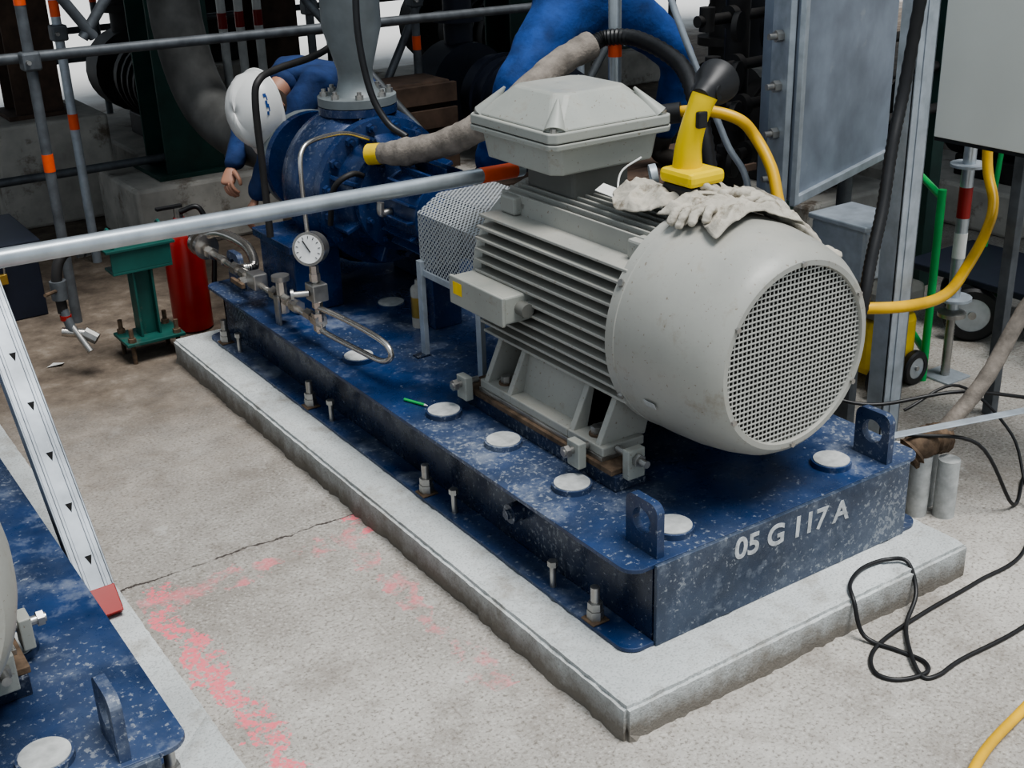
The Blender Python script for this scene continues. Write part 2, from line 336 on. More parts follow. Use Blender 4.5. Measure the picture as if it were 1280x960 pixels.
# ---------------------------------------------------------------- skid baseplate
def skid(dx,dy,text):
    g=G('steel_baseplate')
    def lip(x0,x1,y0,y1,side):
        r=.05
        if side<0: return circ(x0+r,y0+r,r,8,math.pi,1.5*math.pi)+[(x1,y0),(x1,y1)]+circ(x0+r,y1-r,r,8,.5*math.pi,math.pi)
        return [(x0,y0)]+circ(x1-r,y0+r,r,8,1.5*math.pi,2*math.pi)+circ(x1-r,y1-r,r,8,0,.5*math.pi)+[(x0,y1)]
    X=lambda v:v+dx; Y=lambda v:v+dy
    g.prism('deck_plate',circ(X(-.075)+.05,Y(.006)+.05,.05,8,math.pi,1.5*math.pi)+circ(X(W+.07)-.05,Y(.006)+.05,.05,8,1.5*math.pi,2*math.pi)+circ(X(W+.07)-.05,Y(L)-.05,.05,8,0,.5*math.pi)+circ(X(-.075)+.05,Y(L)-.05,.05,8,.5*math.pi,math.pi),2,ZD-.013,ZD,'bluedeck')
    for nm,a,b,sd in (('bottom_flange_left',-.088,.0,-1),('bottom_flange_right',W,W+.085,1)):
        g.prism(nm,lip(X(a),X(b),Y(.0),Y(L),sd),2,HP,HP+.012,'bluedeck')
    g.box('web_left',(X(0),Y(.012),HP),(X(.012),Y(L),ZD-.013),'blueside',0)
    g.box('web_right',(X(W-.012),Y(.012),HP),(X(W),Y(L),ZD-.013),'blueside',0)
    g.box('front_plate',(X(0),Y(-.006),HP),(X(W),Y(.006),ZD-.001),'bluefront',.002)
    g.box('rear_plate',(X(0),Y(L-.012),HP),(X(W),Y(L),ZD-.013),'blueside',0)
    for i,(a,b) in enumerate([(.05,1.70),(.05,1.11),(.08,.81),(.08,.46),(.15,.11),(.76,.12),(.42,2.13),(.80,.55),(.80,1.1),(.88,1.7)]):
        g.cyl('grout_hole_ring_%d'%i,(X(a),Y(b),ZD),(X(a),Y(b),ZD+.016),.058,'bluedeck',seg=36)
        g.cyl('grout_cap_%d'%i,(X(a),Y(b),ZD+.010),(X(a),Y(b),ZD+.019),.052,'grout',seg=36)
    def lug(x,y,nm):
        w,hh,r=.125,.15,.03
        y0,y1,z0,z1=Y(y),Y(y)+w,ZD,ZD+hh
        poly=[(y0,z0),(y1,z0)]+circ(y1-r,z1-r,r,6,0,math.pi/2)+circ(y0+r,z1-r,r,6,math.pi/2,math.pi)
        g.prism(nm,poly,0,X(x),X(x)+.024,'bluedeck',holes=[circ((y0+y1)/2,ZD+.085,.036,24)])
    lug(.02,.02,'lifting_lug_1'); lug(.88,.02,'lifting_lug_2')
    lug(.02,2.7,'lifting_lug_3'); lug(.88,2.7,'lifting_lug_4')
    k=0
    for sx in (-.062,W+.06):
        for y in (.17,1.056,1.91,2.74):
            k+=1
            g.box('washer_%d'%k,(X(sx)-.028,Y(y)-.028,HP+.012),(X(sx)+.028,Y(y)+.028,HP+.018),'rust')
            g.cyl('anchor_nut_%d'%k,(X(sx),Y(y),HP+.018),(X(sx),Y(y),HP+.045),.023,'steel',seg=6)
            g.cyl('anchor_nut_top_%d'%k,(X(sx),Y(y),HP+.046),(X(sx),Y(y),HP+.068),.021,'steel',seg=6)
            g.cyl('anchor_bolt_%d'%k,(X(sx),Y(y),HP+.018),(X(sx),Y(y),HP+.115),.013,'steel',seg=14)
        for y in (.369,.893,1.745,2.6):
            k+=1
            g.cyl('jack_screw_%d'%k,(X(sx)+.005,Y(y),HP),(X(sx)+.005,Y(y),HP+.085),.009,'steel',seg=12)
            g.cyl('jack_screw_head_%d'%k,(X(sx)+.005,Y(y),HP+.078),(X(sx)+.005,Y(y),HP+.095),.015,'steel',seg=6)
    g.cyl('drain_boss',(X(.0),Y(.60),.24),(X(-.045),Y(.60),.24),.03,'blueside',seg=24)
    g.cyl('drain_plug',(X(-.045),Y(.60),.24),(X(-.058),Y(.60),.24),.016,'blueside',seg=6)
    if text:
        c=bpy.data.curves.new('t','FONT'); c.body='05 G 117 A'; c.size=.088; c.extrude=.0006; c.offset=.0022
        o=bpy.data.objects.new('t',c); bpy.context.collection.objects.link(o)
        dg=bpy.context.evaluated_depsgraph_get(); me=bpy.data.meshes.new_from_object(o.evaluated_get(dg)); bpy.data.objects.remove(o)
        w=max(v.co.x for v in me.vertices)
        me.transform(Matrix.Translation((X(.264),-.0068,.268))@Matrix.Rotation(math.radians(2.6),4,'Y')@Matrix.Rotation(math.pi/2,4,'X')@Matrix.Diagonal((.44/w,1,1,1)))
        g.add('stencil_text',me,simple('stencil_white',(.45,.47,.48),.7,0,.3,60))
    g.done()
skid(0,0,True); skid(-2.22,.05,False)
# ---------------------------------------------------------------- motor
def motor(dx,dy,full=True):
    g=G('electric_motor'); c=CX+dx
    yf,yb=.015+dy,.405+dy
    pr=[(yf+.012,.238),(yf,.242),(yf,.256),(yf+.010,.268),(yf+.04,.286),(yf+.10,.302),(yf+.18,.314),(yf+.26,.319),(yb-.035,.320),(yb-.033,.3225),(yb,.3225),(yb,.306),(yf+.2,.302),(yf+.05,.27),(yf+.02,.238),(yf+.012,.238)]
    g.lathe('fan_cowl',(c,0,ZA),(0,1,0),pr,'motor',72)
    g.cyl('fan_shade_disc',(c,yf+.09,ZA),(c,yf+.095,ZA),.262,'void',seg=48)  # black disc painting the shade behind the grille
    bm=bmesh.new(); n=17; R=.24; sp=R/n
    def bar(a,b,w,t):
        bmesh.ops.create_cube(bm,size=1,matrix=Matrix.Translation((a+b)/2)@Matrix.Diagonal((abs(b.x-a.x)+w,t,abs(b.z-a.z)+w,1)))
    for i in range(-n+1,n):
        d=i*sp; e=math.sqrt(R*R-d*d)
        bar(V((c+d,yf+.012,ZA-e)),V((c+d,yf+.012,ZA+e)),.0036,.0030)
        bar(V((c-e,yf+.010,ZA+d)),V((c+e,yf+.010,ZA+d)),.0036,.0030)
    me=bpy.data.meshes.new('grille'); bm.to_mesh(me); bm.free(); g.add('fan_grille',me,'grill')
    for i in range(6):
        t=math.radians(30+60*i); g.bolt('cowl_screw_%d'%i,(c+.25*math.cos(t),yf+.001,ZA+.25*math.sin(t)),(0,-1,0),.008,.008)
        g.bolt('cowl_side_bolt_%d'%i,(c+.318*math.cos(t),yb-.018,ZA+.318*math.sin(t)),(math.cos(t),0,math.sin(t)),.011,.012)
    y0,y1=.40+dy,1.11+dy
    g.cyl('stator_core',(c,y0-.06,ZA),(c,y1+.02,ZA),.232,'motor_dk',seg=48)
    def sq(d): return .286*(max(0,1-(abs(d)/.30)**3.2))**(1/3.2)
    for s_ in (-1,1):
        for i in range(-6,6):
            dz=(i+.5)*.0345; w=sq(dz)
            g.box('fin_%s_%d'%('l' if s_<0 else 'r',i),(c+min(s_*.12,s_*w),y0-.012,ZA+dz-.0045),(c+max(s_*.12,s_*w),y1,ZA+dz+.0045),'motor',.002)
        for i in range(0,7):
            dxx=s_*(.022+i*.030); w=sq(dxx)*.95
            if abs(dxx)<.2:
                g.box('topfin_%s_%d'%('l' if s_<0 else 'r',i),(c+dxx-.004,y0-.01,ZA+.1),(c+dxx+.004,y1,ZA+w),'motor',.002)
    g.lathe('drive_end_shield',(c,0,ZA),(0,1,0),[(y1-.01,.27),(y1+.03,.275),(y1+.035,.25),(y1+.06,.2),(y1+.075,.12),(y1+.10,.1),(y1+.10,.05)],'motor',48)
    g.lathe('rear_shield_ring',(c,0,ZA),(0,1,0),[(y0-.04,.28),(y0-.01,.283),(y0-.01,.2)],'motor',48)
    g.cyl('shaft',(c,y1+.08,ZA),(c,y1+.16,ZA),.038,'steel')
    for s_ in (-1,1):
        for yy in (y0+.02,y1-.07):
            t=math.radians(52)
            p=V((c+s_*.27*math.cos(t),yy,ZA+.285*math.sin(t)))
            g.box('boss',p-V((.035,.035,.03)),p+V((.035,.045,.028)),'motor',.008)
            g.cyl('boss_bolt',p+V((0,-.036,0)),p+V((0,-.05,0)),.012,'steel',seg=6)
    g.box('aux_box',(c-.357,.84+dy,.712),(c-.20,1.13+dy,.798),'motor_lid',.006)
    g.box('aux_lid',(c-.368,.835+dy,.708),(c-.356,1.135+dy,.801),'motor_lid',.004)
    g.box('aux_warning_label',(c-.3695,1.06+dy,.745),(c-.3685,1.11+dy,.785),'label',0)
    g.cyl('aux_gland',(c-.30,.84+dy,.757),(c-.30,.80+dy,.757),.022,'motor_dk',seg=16)
    t=math.radians(205); 
    g.box('nameplate',V((c+.3235*math.cos(t),.25+dy,ZA+.3235*math.sin(t)))-V((.001,.022,.009)),V((c+.3235*math.cos(t),.25+dy,ZA+.3235*math.sin(t)))+V((.001,.022,.009)),'grout',0,rot=Matrix.Rotation(-math.radians(25),3,'Y'))
    for s_ in (-1,1):
        xo=c+s_*.31; xi=c+s_*.16; zf=.425
        a,b=min(xo,xi),max(xo,xi)
        for j,(ya,yb2) in enumerate(((.43,.60),(.60,.90),(.90,1.07))):
            g.box('foot_pad_%d'%j,(a,ya+dy,zf),(b,yb2+dy,zf+.028),'motor',.004)
        for ya in (.45,.575,.90,1.03):
            poly=[(xo,zf+.02),(xi-s_*.02,zf+.02),(c+s_*.10,ZA-.20),(c+s_*.215,ZA-.14),(xo-s_*.012,zf+.045)]
            g.prism('foot_rib',poly,1,ya+dy,ya+.022+dy,'motor',.003)
        poly=[(xo-s_*.05,zf+.02),(xi-s_*.03,zf+.02),(c+s_*.06,ZA-.20),(c+s_*.215,ZA-.14)]
        g.prism('foot_slope',poly,1,.575+dy,.92+dy,'motor',.004)
        for ya in (.515,.985):
            g.cyl('foot_washer',(xo-s_*.045,ya+dy,zf+.028),(xo-s_*.045,ya+dy,zf+.034),.024,'rust')
            g.bolt('foot_bolt',(xo-s_*.045,ya+dy,zf+.034),(0,0,1),.018,.022)
    bx0,bx1,by0,by1=c-.232,c+.222,.76+dy,1.21+dy; bc=((bx0+bx1)/2,(by0+by1)/2)
    g.prism('terminal_neck',[(c-.10,.84+dy),(c+.11,.84+dy),(c+.11,1.08+dy),(c-.10,1.08+dy)],2,ZA+.2,1.17,'motor_dk',.01)
    def frust(nm,z0,z1,i0,i1,ch0,ch1,mat,bev=.006):
        def ring(i,ch,z):
            a,b,cc,d=bx0+i,bx1-i,by0+i,by1-i
            return [(a+ch,cc,z),(b-ch,cc,z),(b,cc+ch,z),(b,d-ch,z),(b-ch,d,z),(a+ch,d,z),(a,d-ch,z),(a,cc+ch,z)]
        vs=ring(i0,ch0,z0)+ring(i1,ch1,z1)
        fs=[tuple(reversed(range(8))),tuple(range(8,16))]+[(k,(k+1)%8,8+(k+1)%8,8+k) for k in range(8)]
        me=bpy.data.meshes.new(nm); me.from_pydata(vs,[],fs); g.add(nm,me,mat,bev=bev)
    frust('terminal_box_body',1.14,1.235,.035,.022,.03,.03,'motor_lid')
    frust('terminal_box_rim',1.222,1.240,.002,0,.02,.02,'motor_lid',.004)
    frust('terminal_lid_rim',1.243,1.272,.002,.002,.02,.02,'motor_lid',.004)
    frust('terminal_lid',1.272,1.36,.012,.10,.02,.03,'motor_lid',.008)
    for sx in (bx0,bx1):
        for sy in (by0,by1):
            ux=1 if sx==bx0 else -1; uy=1 if sy==by0 else -1
            g.cyl('lid_corner_boss',(sx+ux*.040,sy+uy*.040,1.268),(sx+ux*.088,sy+uy*.088,1.350),.034,'motor_lid',r2=.004,seg=20)
            g.bolt('lid_bolt',(sx+ux*.026,sy+uy*.026,1.272),(0,0,1),.010,.012)
    g.done()
motor(0,0)
motor(-2.22,.05)
def rails(dx,dy):
    g=G('motor_mounting_rail')
    for s_ in (-1,1):
        x=CX+dx+s_*.265
        g.box('rail_channel_%d'%s_,(x-.055,.36+dy,ZD),(x+.055,1.19+dy,.395),'blueside',.003)
        g.box('rail_plate_%d'%s_,(x-.062,.37+dy,.395),(x+.062,1.17+dy,.412),'rust',.002)
        g.box('shim_%d'%s_,(x-.05,.43+dy,.412),(x+.05,1.07+dy,.426),'steel',.001)
        for k,yy in enumerate((.50,1.10)):
            xx=x+s_*.085
            g.box('jack_block_%d_%d'%(s_,k),(xx-.014,yy-.028+dy,.385),(xx+.014,yy+.028+dy,.465),'motor_lid',.003)
            g.cyl('jack_bolt_%d_%d'%(s_,k),(xx-s_*-.05,yy+dy,.44),(xx-s_*.05,yy+dy,.44),.011,'steel',seg=12)
            g.cyl('jack_bolt_head_%d_%d'%(s_,k),(xx+s_*.03,yy+dy,.44),(xx+s_*.045,yy+dy,.44),.019,'steel',seg=6)
        g.box('end_block_%d'%s_,(x-.03,.335+dy,.385),(x+.03,.362+dy,.475),'motor_lid',.003)
        g.cyl('end_bolt_%d'%s_,(x,.29+dy,.445),(x,.42+dy,.445),.011,'steel',seg=12)
        g.cyl('end_bolt_head_%d'%s_,(x,.318+dy,.445),(x,.334+dy,.445),.019,'steel',seg=6)
    g.done()
rails(0,0); rails(-2.22,.05)
# ---------------------------------------------------------------- coupling guard
g=G('coupling_guard')
x0,x1,y0,y1=.27,.68,1.20,1.60
vs=[];prof=[(x0,.655),(x0,.87),(x0+.09,.925),(x1-.09,.925),(x1,.87),(x1,.655)]
for y in (y0,y1):
    for x,z in prof: vs.append((x,y,z))
fs=[(i,i+1,i+7,i+6) for i in range(5)]+[(6,7,8,9,10,11)]
me=bpy.data.meshes.new('s'); me.from_pydata(vs,[],fs); g.add('perforated_hood',me,'perf')
for x in (x0,x1):
    for y in (y0+.01,y1-.01): g.box('leg',(x-.015,y-.015,ZD),(x+.003,y+.015,.70),'galv',.001); g.box('leg_foot',(x-.05,y-.02,ZD),(x+.003,y+.02,ZD+.006),'blueside',.001)
    g.box('bottom_rail',(x-.004,y0,.645),(x+.004,y1,.668),'galv',.001)
g.cyl('coupling_shaft',(CX,1.22,ZA),(CX,1.75,ZA),.04,'steel'); g.cyl('coupling_hub',(CX,1.30,ZA),(CX,1.50,ZA),.09,'steel')
g.done()
# ---------------------------------------------------------------- pump
g=G('centrifugal_pump')
g.lathe('bearing_housing',(CX,0,ZA),(0,1,0),[(1.62,.05),(1.62,.13),(1.66,.135),(1.67,.10),(1.72,.10),(1.73,.145),(1.97,.15),(1.98,.12),(2.05,.12),(2.06,.2),(2.09,.2),(2.09,.1)],'pump',40)
for k in range(16):
    t=2*math.pi*k/16; d=V((math.cos(t),0,math.sin(t)))
    p=V((CX,1.85,ZA))+d*.155; q=Matrix.Rotation(-t,3,'Y')
    g.box('housing_rib',p-V((.02,.11,.005)),p+V((.02,.11,.005)),'pump',.002,rot=q)
g.lathe('pump_cover',(CX,0,ZA),(0,1,0),[(2.10,.12),(2.12,.2),(2.20,.23),(2.21,.29),(2.26,.29),(2.265,.2)],'pump',48)
g.lathe('volute',(CX,0,ZA),(0,1,0),[(2.26,.26),(2.28,.28),(2.34,.315),(2.44,.325),(2.53,.30),(2.58,.25),(2.60,.18),(2.80,.15),(2.84,.15),(2.84,.22),(2.88,.22),(2.88,.12)],'pump',48)
for k in range(16):
    t=2*math.pi*(k+.5)/16
    g.bolt('cover_bolt_%d'%k,(CX+.262*math.cos(t),2.21,ZA+.262*math.sin(t)),(0,-1,0),.019,.025,'pump',.02)
for k in range(8):
    t=2*math.pi*(k+.5)/8; q=Matrix.Rotation(-t,3,'Y'); p=V((CX,2.15,ZA))+V((math.cos(t),0,math.sin(t)))*.22
    g.box('cover_rib_%d'%k,p-V((.04,.06,.009)),p+V((.04,.06,.009)),'pump',.004,rot=q)
for k in range(10):
    t=2*math.pi*(k+.5)/10
    g.bolt('gland_bolt_%d'%k,(CX+.17*math.cos(t),2.06,ZA+.17*math.sin(t)),(0,-1,0),.014,.02,'pump',.015)
PY=2.40
g.lathe('discharge_nozzle',(CX,PY,0),(0,0,1),[(ZA+.2,.15),(ZA+.25,.10),(1.06,.09),(1.075,.155),(1.105,.155),(1.105,.1)],'pump',40)
for s_ in (-1,1):
    x=CX+s_*.30
    g.box('pump_pedestal',(x-.10,2.26,ZD),(x+.10,2.58,.60),'pump',.006)
    g.box('pump_foot',(x-.12,2.24,.60),(x+.12,2.60,.635),'pump',.004)
    g.cyl('foot_hole_bolt',(x,2.3,.635),(x,2.3,.66),.02,'pump',seg=6)
g.box('bearing_support',(CX-.06,1.78,ZD),(CX+.06,1.86,.68),'pump',.004)
g.tube('oil_bottle',[(CX-.15,1.9,.80),(CX-.19,1.9,.80),(CX-.19,1.9,.84)],.014,'steel')
g.tube('seal_flush_pipe',[(CX-.16,2.08,.9),(CX-.24,2.02,.93),(CX-.30,2.05,.88),(CX-.28,2.15,.72)],.011,'blackpipe')
g.done()
g=G('discharge_pipe')
g.lathe('pipe_with_reducer',(CX,PY,0),(0,0,1),[(1.108,.06),(1.108,.155),(1.14,.155),(1.142,.10),(1.165,.078),(1.20,.068),(1.24,.07),(1.40,.115),(2.6,.117),(2.6,.05)],'pipegrey',40)
for k in range(8):
    t=2*math.pi*(k+.5)/8; x,y=CX+.128*math.cos(t),PY+.128*math.sin(t)
    g.cyl('stud_%d'%k,(x,y,1.05),(x,y,1.17),.009,'steel',seg=10); g.cyl('nut_%d'%k,(x,y,1.14),(x,y,1.158),.016,'steel',seg=6)
g.done()
g=G('suction_pipe')
g.tube('elbow',[(CX,2.93,ZA),(CX-.0,3.3,ZA),(CX-.01,3.7,ZA+.0),(CX-.05,3.98,ZA+.12),(CX-.09,4.08,ZA+.4),(CX-.1,4.1,ZA+.8),(CX-.1,4.1,3.0)],.125,'suction',seg=28)
g.cyl('flange',(CX,2.885,ZA),(CX,2.93,ZA),.22,'pipegrey',seg=36)
g.done()
g=G('pressure_gauge_assembly')
def fit(a,b,r,nm,mat='chrome',seg=6): g.cyl(nm,a,b,r,mat,seg=seg)
g.tube('seal_line',[(0,3.2,.47),(0,3.0,.455),(0,2.6,.445),(0,2.25,.44),(0,1.9,.44)],.013,'chrome')
for i,y in enumerate((3.1,2.98,2.85,2.7,2.62,2.3,2.2,2.12,2.0,1.93)):
    fit((0,y,.45),(0,y-.05,.45),.027 if i%2 else .021,'union_%d'%i)
g.lathe('braided_flange_1',(0,0,.465),(0,1,0),[(3.0,.02),(3.0,.055),(3.03,.055),(3.03,.02)],'chrome',24)
g.lathe('braided_flange_2',(0,0,.465),(0,1,0),[(3.06,.02),(3.06,.055),(3.09,.055),(3.09,.02)],'chrome',24)
g.tube('braided_hose',[(.0,3.05,.5),(.05,2.95,.53),(.10,2.8,.50),(.08,2.68,.45),(.02,2.66,.45)],.020,'chrome',sub=14,rfun=lambda t,i:1+.10*(i%2))
g.box('relief_block',(-.03,2.42,.425),(.03,2.5,.49),'steel',.005)
g.cyl('valve_body_1',(0,2.22,.39),(0,2.22,.52),.022,'chrome',seg=8); g.cyl('valve_knob_1',(0,2.22,.52),(0,2.22,.54),.035,'steel',seg=16)
g.box('valve_bracket',(-.03,2.20,ZD),(-.02,2.24,.46),'steel',.001)
g.cyl('valve_body_2',(-.06,2.5,.45),(.05,2.5,.45),.02,'chrome',seg=8); g.box('valve_handle_2',(-.075,2.44,.44),(-.06,2.56,.46),'rust',.002)
g.cyl('riser',(0,1.9,.40),(0,1.9,.66),.012,'chrome',seg=14)
for z,r in ((.41,.022),(.45,.026),(.50,.02),(.60,.02),(.63,.017)): g.cyl('riser_union',(0,1.9,z),(0,1.9,z+.03),r,'chrome',seg=6)
g.box('manifold_block',(-.03,1.86,.53),(.03,1.93,.595),'steel',.004)
g.cyl('bleed_valve',(-.03,1.9,.56),(-.08,1.92,.56),.012,'steel',seg=12); g.cyl('bleed_knob',(-.08,1.92,.56),(-.09,1.924,.56),.022,'steel',seg=12)
gd=V((-.72,-.66,.15)).normalized(); gc=V((0,1.9,.725))
g.cyl('gauge_case',gc+gd*-.02,gc+gd*.028,.058,'steel',seg=36); g.cyl('gauge_bezel',gc+gd*.022,gc+gd*.034,.061,'chrome',seg=36); g.cyl('gauge_face',gc+gd*.030,gc+gd*.0355,.051,'glass',seg=36)
up=V((0,0,1)); sd=gd.cross(up).normalized(); up=sd.cross(gd)
g.tube('gauge_needle',[gc+gd*.037-sd*.008-up*.01,gc+gd*.037+sd*.02+up*.03],.0022,'black',seg=6)
for k in range(11):
    t=math.radians(-135+27*k); d=sd*math.sin(t)+up*math.cos(t)
    g.tube('tick',[gc+gd*.0362+d*.038,gc+gd*.0362+d*.047],.0012,'black',seg=4)
g.tube('loop_tube',[(0,1.9,.50),(.01,1.75,.505),(.02,1.55,.505),(.03,1.44,.49),(.03,1.41,.455),(.02,1.46,.425),(.01,1.6,.42),(0,1.82,.415),(0,1.9,.415)],.0105,'chrome')
g.tube('tall_sense_tube',[(.0,1.92,.66),(.0,1.93,.85),(.0,1.93,1.00),(.02,1.95,1.06),(.08,1.98,1.085),(.25,2.08,1.07),(.36,2.1,1.03)],.0085,'chrome')
g.done()
g=G('instrument_conduit')
g.tube('conduit',[(.06,2.42,.635),(.06,2.42,.9),(.06,2.42,1.16),(.09,2.43,1.24),(.2,2.5,1.26),(.45,2.6,1.29),(.7,2.7,1.4)],.014,'blackpipe')
g.tube('black_hose',[(.40,2.15,1.75),(.36,2.12,1.45),(.37,2.08,1.22),(.40,2.02,1.10),(.44,1.95,1.05)],.013,'black')
g.done()
g=G('grease_can'); g.lathe('can',(.40,1.86,0),(0,0,1),[(ZD,.032),(ZD+.15,.032),(ZD+.16,.026),(ZD+.165,.015),(ZD+.185,.013),(ZD+.185,.0)],'pale',24); g.cyl('label_band',(.40,1.86,ZD+.04),(.40,1.86,ZD+.12),.0325,'brass'); g.done()
g=G('pen'); g.tube('pen_body',[(.0,1.28,ZD+.006),(.03,1.20,ZD+.006)],.005,'lime',smoothpath=False); g.cyl('pen_tip',(.03,1.20,ZD+.006),(.035,1.187,ZD+.006),.004,'white',r2=.001,seg=10); g.done()
# ---------------------------------------------------------------- lagged hose
g=G('lagged_hose')
g.tube('lagging',[(1.04,1.62,1.35),(.90,1.62,1.30),(.72,1.60,1.21),(.58,1.66,1.115),(.50,1.78,1.045),(.42,1.93,1.00),(.37,2.03,.985)],.048,'lag',seg=18,sub=10,rfun=lambda t,i:(1.0+.07*noise.noise(V((i*.7,0,0)))+.16*noise.noise(V((i*.25,3,0))))*(.8+.25*min(1,6*(1-t))))
g.cyl('yellow_end_cap',(.372,2.028,.985),(.345,2.075,.978),.04,'label',seg=16)
g.tube('corrugated_hose',[(1.03,1.62,1.345),(1.10,1.60,1.37),(1.15,1.48,1.37),(1.10,1.2,1.32),(1.0,1.0,1.22),(.98,.92,1.06),(1.0,.9,.8)],.027,'black',sub=14,rfun=lambda t,i:1+.12*(i%2))
g.done()
g=G('scaffold_handrail_tube')
a,b=V((-1.75,1.04,1.15)),V((.47,1.245,1.055)); g.cyl('tube',a,b,.0242,'galvbright',seg=28)
d=(b-a).normalized(); g.cyl('red_tape',b-d*.17,b-d*.03,.0252,'orange',seg=28); g.cyl('tube_bore',b-d*.002,b+d*.0005,.020,'void',seg=24)
g.done()
# ---------------------------------------------------------------- work light on the motor
g=G('cordless_work_light')
o=V((.50,.46,1.11))
g.box('battery_pack',o+V((-.058,-.062,0)),o+V((.058,.062,.048)),'black',.012)
g.box('yellow_foot',o+V((-.063,-.068,.046)),o+V((.063,.068,.088)),'dyellow',.014)
g.tube('handle',[o+V((0,.02,.08)),o+V((-.005,.012,.14)),o+V((0,.0,.20)),o+V((.015,-.01,.255)),o+V((.025,-.012,.28))],.034,'dyellow',seg=20,rfun=lambda t,i:1.25-.9*t+.75*t*t)
g.box('trigger',o+V((-.02,-.045,.20)),o+V((.012,-.028,.245)),'black',.005)
hd=V((.85,.35,.25)).normalized(); hc=o+V((.045,-.0,.285))
g.lathe('lamp_head',hc-hd*.05,hd,[(0,.012),(.005,.03),(.03,.036),(.055,.040),(.09,.058),(.125,.062),(.128,.055),(.115,.03),(.115,0)],'black',32)
g.cyl('pivot',hc-hd.cross(V((0,0,1)))*.04,hc+hd.cross(V((0,0,1)))*.04,.02,'black')
g.done()
def cowlz(x): dx=x-CX; return ZA+math.sqrt(max(.02,.330**2-dx*dx))
def glove(o,rot,scale=1,flip=1,seed=0,lift=0):
    g=G('work_glove')
    M4=Matrix.Translation(o)@Matrix.Rotation(rot,4,'Z')@Matrix.Scale(scale,4)
    def w(p):
        q=M4@V(p); q.z=cowlz(q.x)+(q.z-o[2])+.012+lift+.010*noise.noise(q*30+V((seed,0,0))); return q
    ch=[([w((-.15,0,0)),w((-.10,0,.006)),w((-.05,.0,.012)),w((.02,0,.0))],[(.062,.016),(.048,.016),(.060,.020),(.046,.014)])]
    root=w((.02,0,0))
    for yy,ll in ((-.040,.065),(-.014,.08),(.013,.075),(.039,.058)):
        ch.append(([root,w((.045,yy,.0)),w((.045+ll*.5,yy*1.15,.018)),w((.045+ll,yy*1.2,.0))],[(.046,.014),(.0155,.014),(.015,.013),(.011,.011)]))
    ch.append(([w((-.05,.0,.012)),w((-.01,-.06*flip,.01)),w((.03,-.080*flip,.006))],[(.060,.020),(.020,.015),(.014,.012)]))
    ob=g.skin('glove_body',ch,'cloth',2)
    tx=bpy.data.textures.new('wrinkle','CLOUDS'); tx.noise_scale=.03; ob.modifiers[-1].levels=3; ob.modifiers[-1].render_levels=3
    dm=ob.modifiers.new('d','DISPLACE'); dm.texture=tx; dm.strength=.014; dm.texture_coords='GLOBAL'
    g.done()
glove((.45,.34,1.1),math.radians(200),1.05,1,0)
glove((.57,.36,1.1),math.radians(120),1.0,-1,5,.012)
glove((.67,.27,1.1),math.radians(165),1.2,1,9,.004)
def rag(name,x0,x1,y0,y1,seed,h=.022):
    g=G(name); n=48; bm=bmesh.new(); grid=[]
    for i in range(n+1):
        row=[]
        for j in range(n+1):
            u_,v_=i/n,j/n
            cx_,cy_=u_-.5,v_-.5
            e=1+.30*noise.noise(V((math.atan2(cy_,cx_)*1.5,seed,0)))
            x=(x0+x1)/2+cx_*(x1-x0)*e; y=(y0+y1)/2+cy_*(y1-y0)*e
            f=abs(noise.noise(V((x*14+seed,y*9,0))))*1.6+.5*abs(noise.noise(V((x*34,y*30+seed,2))))
            edge=min(u_,1-u_,v_,1-v_); 
            row.append(bm.verts.new((x,y,cowlz(x)+.003+h*max(0,1.0-f*1.1)*min(1,.25+edge*8))))
        grid.append(row)
    for i in range(n):
        for j in range(n): bm.faces.new((grid[i][j],grid[i+1][j],grid[i+1][j+1],grid[i][j+1]))
    me=bpy.data.meshes.new('cloth'); bm.to_mesh(me); bm.free(); ob=g.add('cloth',me,'cloth',smooth=False)
    for p in me.polygons: p.use_smooth=True
    so_=ob.modifiers.new('s','SOLIDIFY'); so_.thickness=.003; g.done()
rag('crumpled_rag',.36,.66,.20,.42,3,.035)
rag('crumpled_rag',.34,.50,.44,.66,8,.03)
g=G('paper_tag'); 
g.box('tag',V((.36,.62,1.10)),V((.44,.72,1.102)),'white',0,rot=Matrix.Rotation(.6,3,'Z')@Matrix.Rotation(.3,3,'X'))
g.tube('tie_1',[(.40,.66,1.08),(.46,.72,1.14),(.52,.70,1.18)],.003,'white',seg=6)
g.lathe('coiled_tape',(.52,.66,1.13),(1,-.6,.2),[(0,.022),(0,.035),(.02,.035),(.02,.022),(0,.022)],'galv',24); g.done()
# ================================================================ RIGHT SIDE
g=G('galvanised_post')
px,py=1.45,.5
g.box('web',(px-.045,py-.03,0),(px+.045,py-.024,2.7),'galv',.001)
g.box('flange_left',(px-.045,py-.03,0),(px-.039,py+.041,2.7),'galv',.001)
g.box('flange_right',(px+.039,py-.03,0),(px+.045,py+.041,2.7),'galv',.001)
g.box('stiffening_groove',(px-.012,py-.034,0.01),(px+.012,py-.030,2.7),'galv',.003)
g.box('base_plate',(px-.08,py-.08,0),(px+.08,py+.08,.01),'galv',.002)
g.done()
g=G('control_cabinet')
g.box('enclosure',(1.80,-.35,1.05),(2.15,.68,2.0),'cab',.006)
g.box('door_front',(1.785,-.34,1.06),(1.80,.67,1.99),'cab',.004)
g.box('door_seal',(1.797,-.345,1.045),(1.803,.675,1.06),'black',0)
for y in (-.15,.5): g.box('support_leg_%s'%y,(2.04,y-.02,0),(2.08,y+.02,1.05),'galvdark',.002)
g.cyl('door_lock',(1.785,-.28,1.5),(1.77,-.28,1.5),.015,'steel')
g.done()
g=G('steel_duct_casing')
poly=[(1.35,.90),(2.17,1.18),(2.12,1.42),(1.404,1.12)]
g.prism('casing',poly,2,.86,2.4,'ductsteel',.004)
